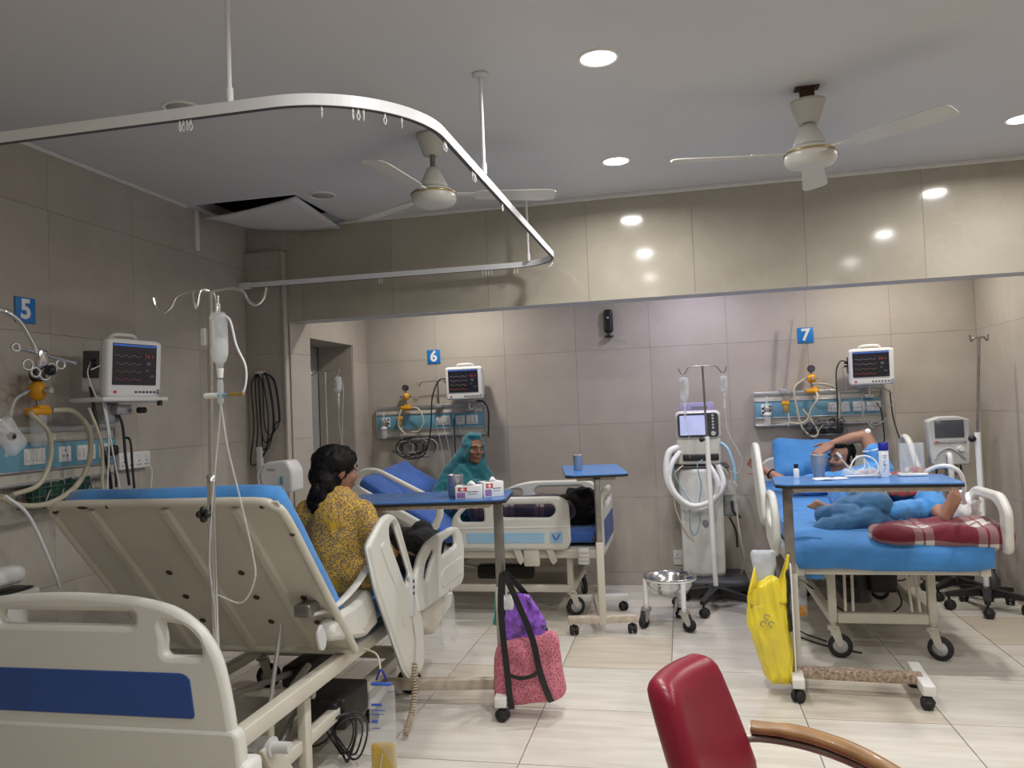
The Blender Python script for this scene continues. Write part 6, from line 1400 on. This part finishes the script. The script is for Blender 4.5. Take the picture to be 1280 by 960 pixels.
for P in ([(.18, 0, .32), (.26, .05, .32), (.40, .4, .31)], [(.18, .0, .32), (.19, -.1, .20), (.05, -.1, .12), (-.10, -.1, .14), (-.35, .2, .30)], [(-.35, .1, .30), (-.46, .0, .10), (-.42, -.1, .02), (-.25, -.3, .006), (-.1, -.4, .005)], [(-.5, .1, .42), (-.48, .0, .2), (-.40, -.1, .05), (-.25, -.2, .006)]): MB().tube(P, .005, 6, 8).build('cable', 'black', m7)
fc = MB().tube([(.35, 6.30, .02), (.50, 6.24, .03), (.58, 6.2, .10), (.62, 6.1, .18)], .006, 6, 8).build('floor_cable', 'black'); tag(fc, 'black cable lying on the floor between the ventilator and the right-hand bed', 'cable')
hk = thing('hung_cables', 'long black cables looped over a wall hook on the pillar', 'cables', (-2.83, 4.972, 1.70))
MB().box((0, -.008, .06), (.05, .016, .05), .004).box((0, -.03, .07), (.06, .03, .012), .003).build('hook', 'white_plastic', hk)
for k in range(5):
    x0, x1 = -.055+.018*k, .045+.022*k; b_ = -.56+.05*k; x0 += .01*(k % 3); x1 += .014*(k % 2)
    MB().tube([(-.02, -.03, .075), (x0-.01, -.03, -.02), (x0, -.032, -.30), (x0-.03+.02*k, -.035, b_), (x1-.02, -.035, b_+.08), (x1+.01, -.032, -.25), (x1-.02, -.03, .0), (.02, -.03, .078)], .0048, 7, 7).build('cable', 'black', hk)
MB().box((-.015, -.035, -.55), (.045, .03, .22), .008).build('grey_lead_bundle', 'light_grey', hk)
wdv = thing('bedside_device', 'white medical device behind the head of the person in yellow', 'medical device', (-2.50, 4.62, 0))
MB().panel([rnd([(-.10, .98), (.10, .98), (.10, 1.12), (.06, 1.185), (-.09, 1.175), (-.13, 1.10)], .025, 4)], .16, .015, plane_y(0)).build('case', 'white_plastic', wdv)
MB().box((.03, -.083, 1.06), (.022, .006, .05), .003).build('switch', 'trunk_blue', wdv); MB().box((-.04, -.083, 1.13), (.06, .005, .012), .002).build('vent', 'cable_grey', wdv)
MB().tube([(-.10, -.05, 1.16), (-.14, -.06, 1.10), (-.13, -.06, 1.0)], .010, 7, 5).build('hose', 'tube_white', wdv)
MB().cyl((0, 0, .06), (0, 0, .98), .02, n=12).build('stand', 'light_grey', wdv); star_base(wdv, 4, .2, .06, 'dark_grey', R(45), .024)
# left edge of the picture
sd = thing('suction_unit', 'white medical unit at the left edge beside the foreground headboard', 'medical device', (-2.62, 2.58, 0))
MB().soft((0, 0, .875), (.10, .20, .07), .03, (8, 8, 6)).build('top_cap', 'white_plastic', sd); MB().box((0, 0, .80), (.16, .24, .03), .006).build('tray', 'white_plastic', sd); MB().box((.02, 0, .822), (.10, .2, .008), .002).build('tray_mat', 'black', sd)
MB().box((0, 0, .42), (.12, .18, .73), .02).build('cabinet', 'white_plastic', sd); MB().box((0, 0, .035), (.20, .26, .07), .01).build('plinth', 'grey_plastic', sd)
ja = thing('jointed_lamp_arm', 'chrome jointed clamp arm bending down in front of the five sign', 'arm', (XL, 2.74, 1.60))
MB().tube([(.06, -.14, .0), (.06, -.12, .34), (.22, -.04, .345), (.25, .04, .31), (.25, .10, .24), (.25, .14, .18)], .010, 10, 7).build('gooseneck', 'chrome', ja)
MB().box((.25, .16, .15), (.035, .05, .08), .008).cyl((.25, .03, .19), (.25, .36, .14), .008, n=10).build('clamp_bar', 'chrome', ja)
for (y, z, r) in ((.03, .19, .016), (.09, .12, .022), (.13, .09, .020), (.22, .11, .022), (.27, .13, .020), (.18, .08, .022)): MB().tube([(.25+.004*math.cos(t), y+r*math.cos(t), z+r*math.sin(t)) for t in [k*2*PI/10 for k in range(10)]], .0055, 6, 3, True, True).build('clip_ring', 'steel', ja)
MB().sph((.27, .19, .10), .024).build('lock_knob', 'black', ja)
MB().box((0.03, -.14, .0), (.06, .05, .06), .008).build('wall_clamp', 'aluminium', ja)
om = thing('oxygen_mask', 'clear oxygen mask and white hose hanging at the left edge', 'mask', (-2.72, 2.72, 1.36))
MB().soft((0, .06, .03), (.05, .10, .16), .024, (8, 10, 12), rotm(R(38), 0, 0), lambda p: p+V((.006*nz(p, 20, 1), .006*nz(p, 20, 2), 0))).build('mask_film', 'clear_film', om); MB().sph((.01, .03, .06), .018).build('valve', 'black', om)
MB().tube([(0, -.10, .17), (.0, -.02, .13), (.01, .03, .08)], .008, 7, 6).build('inlet_tube', 'tube_white', om); MB().tube([(0, .0, -.18), (.02, .10, -.28), (.02, .22, -.52), (.0, .28, -.62)], .007, 7, 8).build('hose', 'tube_white', om)
gc = thing('humidifier_bottle', 'dark grey bottle standing on the floor in the right corner', 'bottle', (2.08, 6.12, 0))
MB().lathe([(0, 0), (.045, 0), (.05, .01), (.05, .12), (.03, .16), (.022, .17), (.022, .20), (0, .20)], 20).build('flask', 'dark_grey', gc); MB().cyl((0, 0, .20), (0, 0, .225), .028, n=14).build('cap', 'light_grey', gc)
tn = MB().box((0, 0, 0), (.005, .022, .055), .001).build('paper_tag', 'paper'); tn.location = (-1.475, 2.236, 1.70); tn.rotation_euler = (0, 0, R(70)); tag(tn, 'small white paper tag stuck on the chrome pole', 'tag')
tn.location = (-1.481, 2.247, 1.72)
# ================================================================== chairs at the front
def armchair(loc, rz, label, leather, arms=True, h=.87):
    """padded visitor chair: local front +x, origin on the floor under the back"""
    c = thing('visitor_chair', label, 'chair', loc, rz, 'padded visitor chairs')
    def lean(p):
        k = p.z/.22; q = V(p); q.y *= (1-.16*max(0, k)**2); q.x += .03*(p.y/.18)**2-(.075 if k > 0 else .02)*k; return q
    MB().soft((0, 0, h-.23), (.075, .30, .46), .034, (6, 22, 22), None, lean).build('backrest', leather, c)
    MB().soft((.27, 0, .44), (.46, .46, .09), .04, (14, 14, 5)).build('seat', leather, c)
    for s in (-1, 1):
        if arms:
            P = [(-.01, s*.14, h-.195), (.02, s*.19, h-.180), (.14, s*.22, h-.185), (.27, s*.23, h-.215), (.39, s*.235, h-.28), (.45, s*.235, h-.36)]
            arm = MB().tube(P[1:], [.019, .022, .023, .022, .018], 10, 6, flat=.75).build('armrest', 'wood', c)
            MB().tube([(p[0], p[1], p[2]-.026) for p in P]+[(.47, s*.255, .42), (.45, s*.25, .02)], .010, 8, 5).build('arm_tube', 'dark_steel', arm)
        MB().tube([(.45, s*.235, .02), (.46, s*.235, .40), (.42, s*.22, .415)], .012, 8, 5).build('leg', 'dark_steel', c)
        MB().tube([(-.08, s*.20, .02), (-.02, s*.19, .40), (.0, s*.18, h-.30)], .012, 8, 5).build('leg', 'dark_steel', c)
    return c
armchair((.03, 1.755, 0), R(-24), 'red leather visitor chair with curved wooden armrests in the foreground', 'red_leather')
armchair((1.42, 1.86, 0), R(-150), 'blue visitor chair just cut off by the right edge of the picture', 'blue_leather', True, .86)
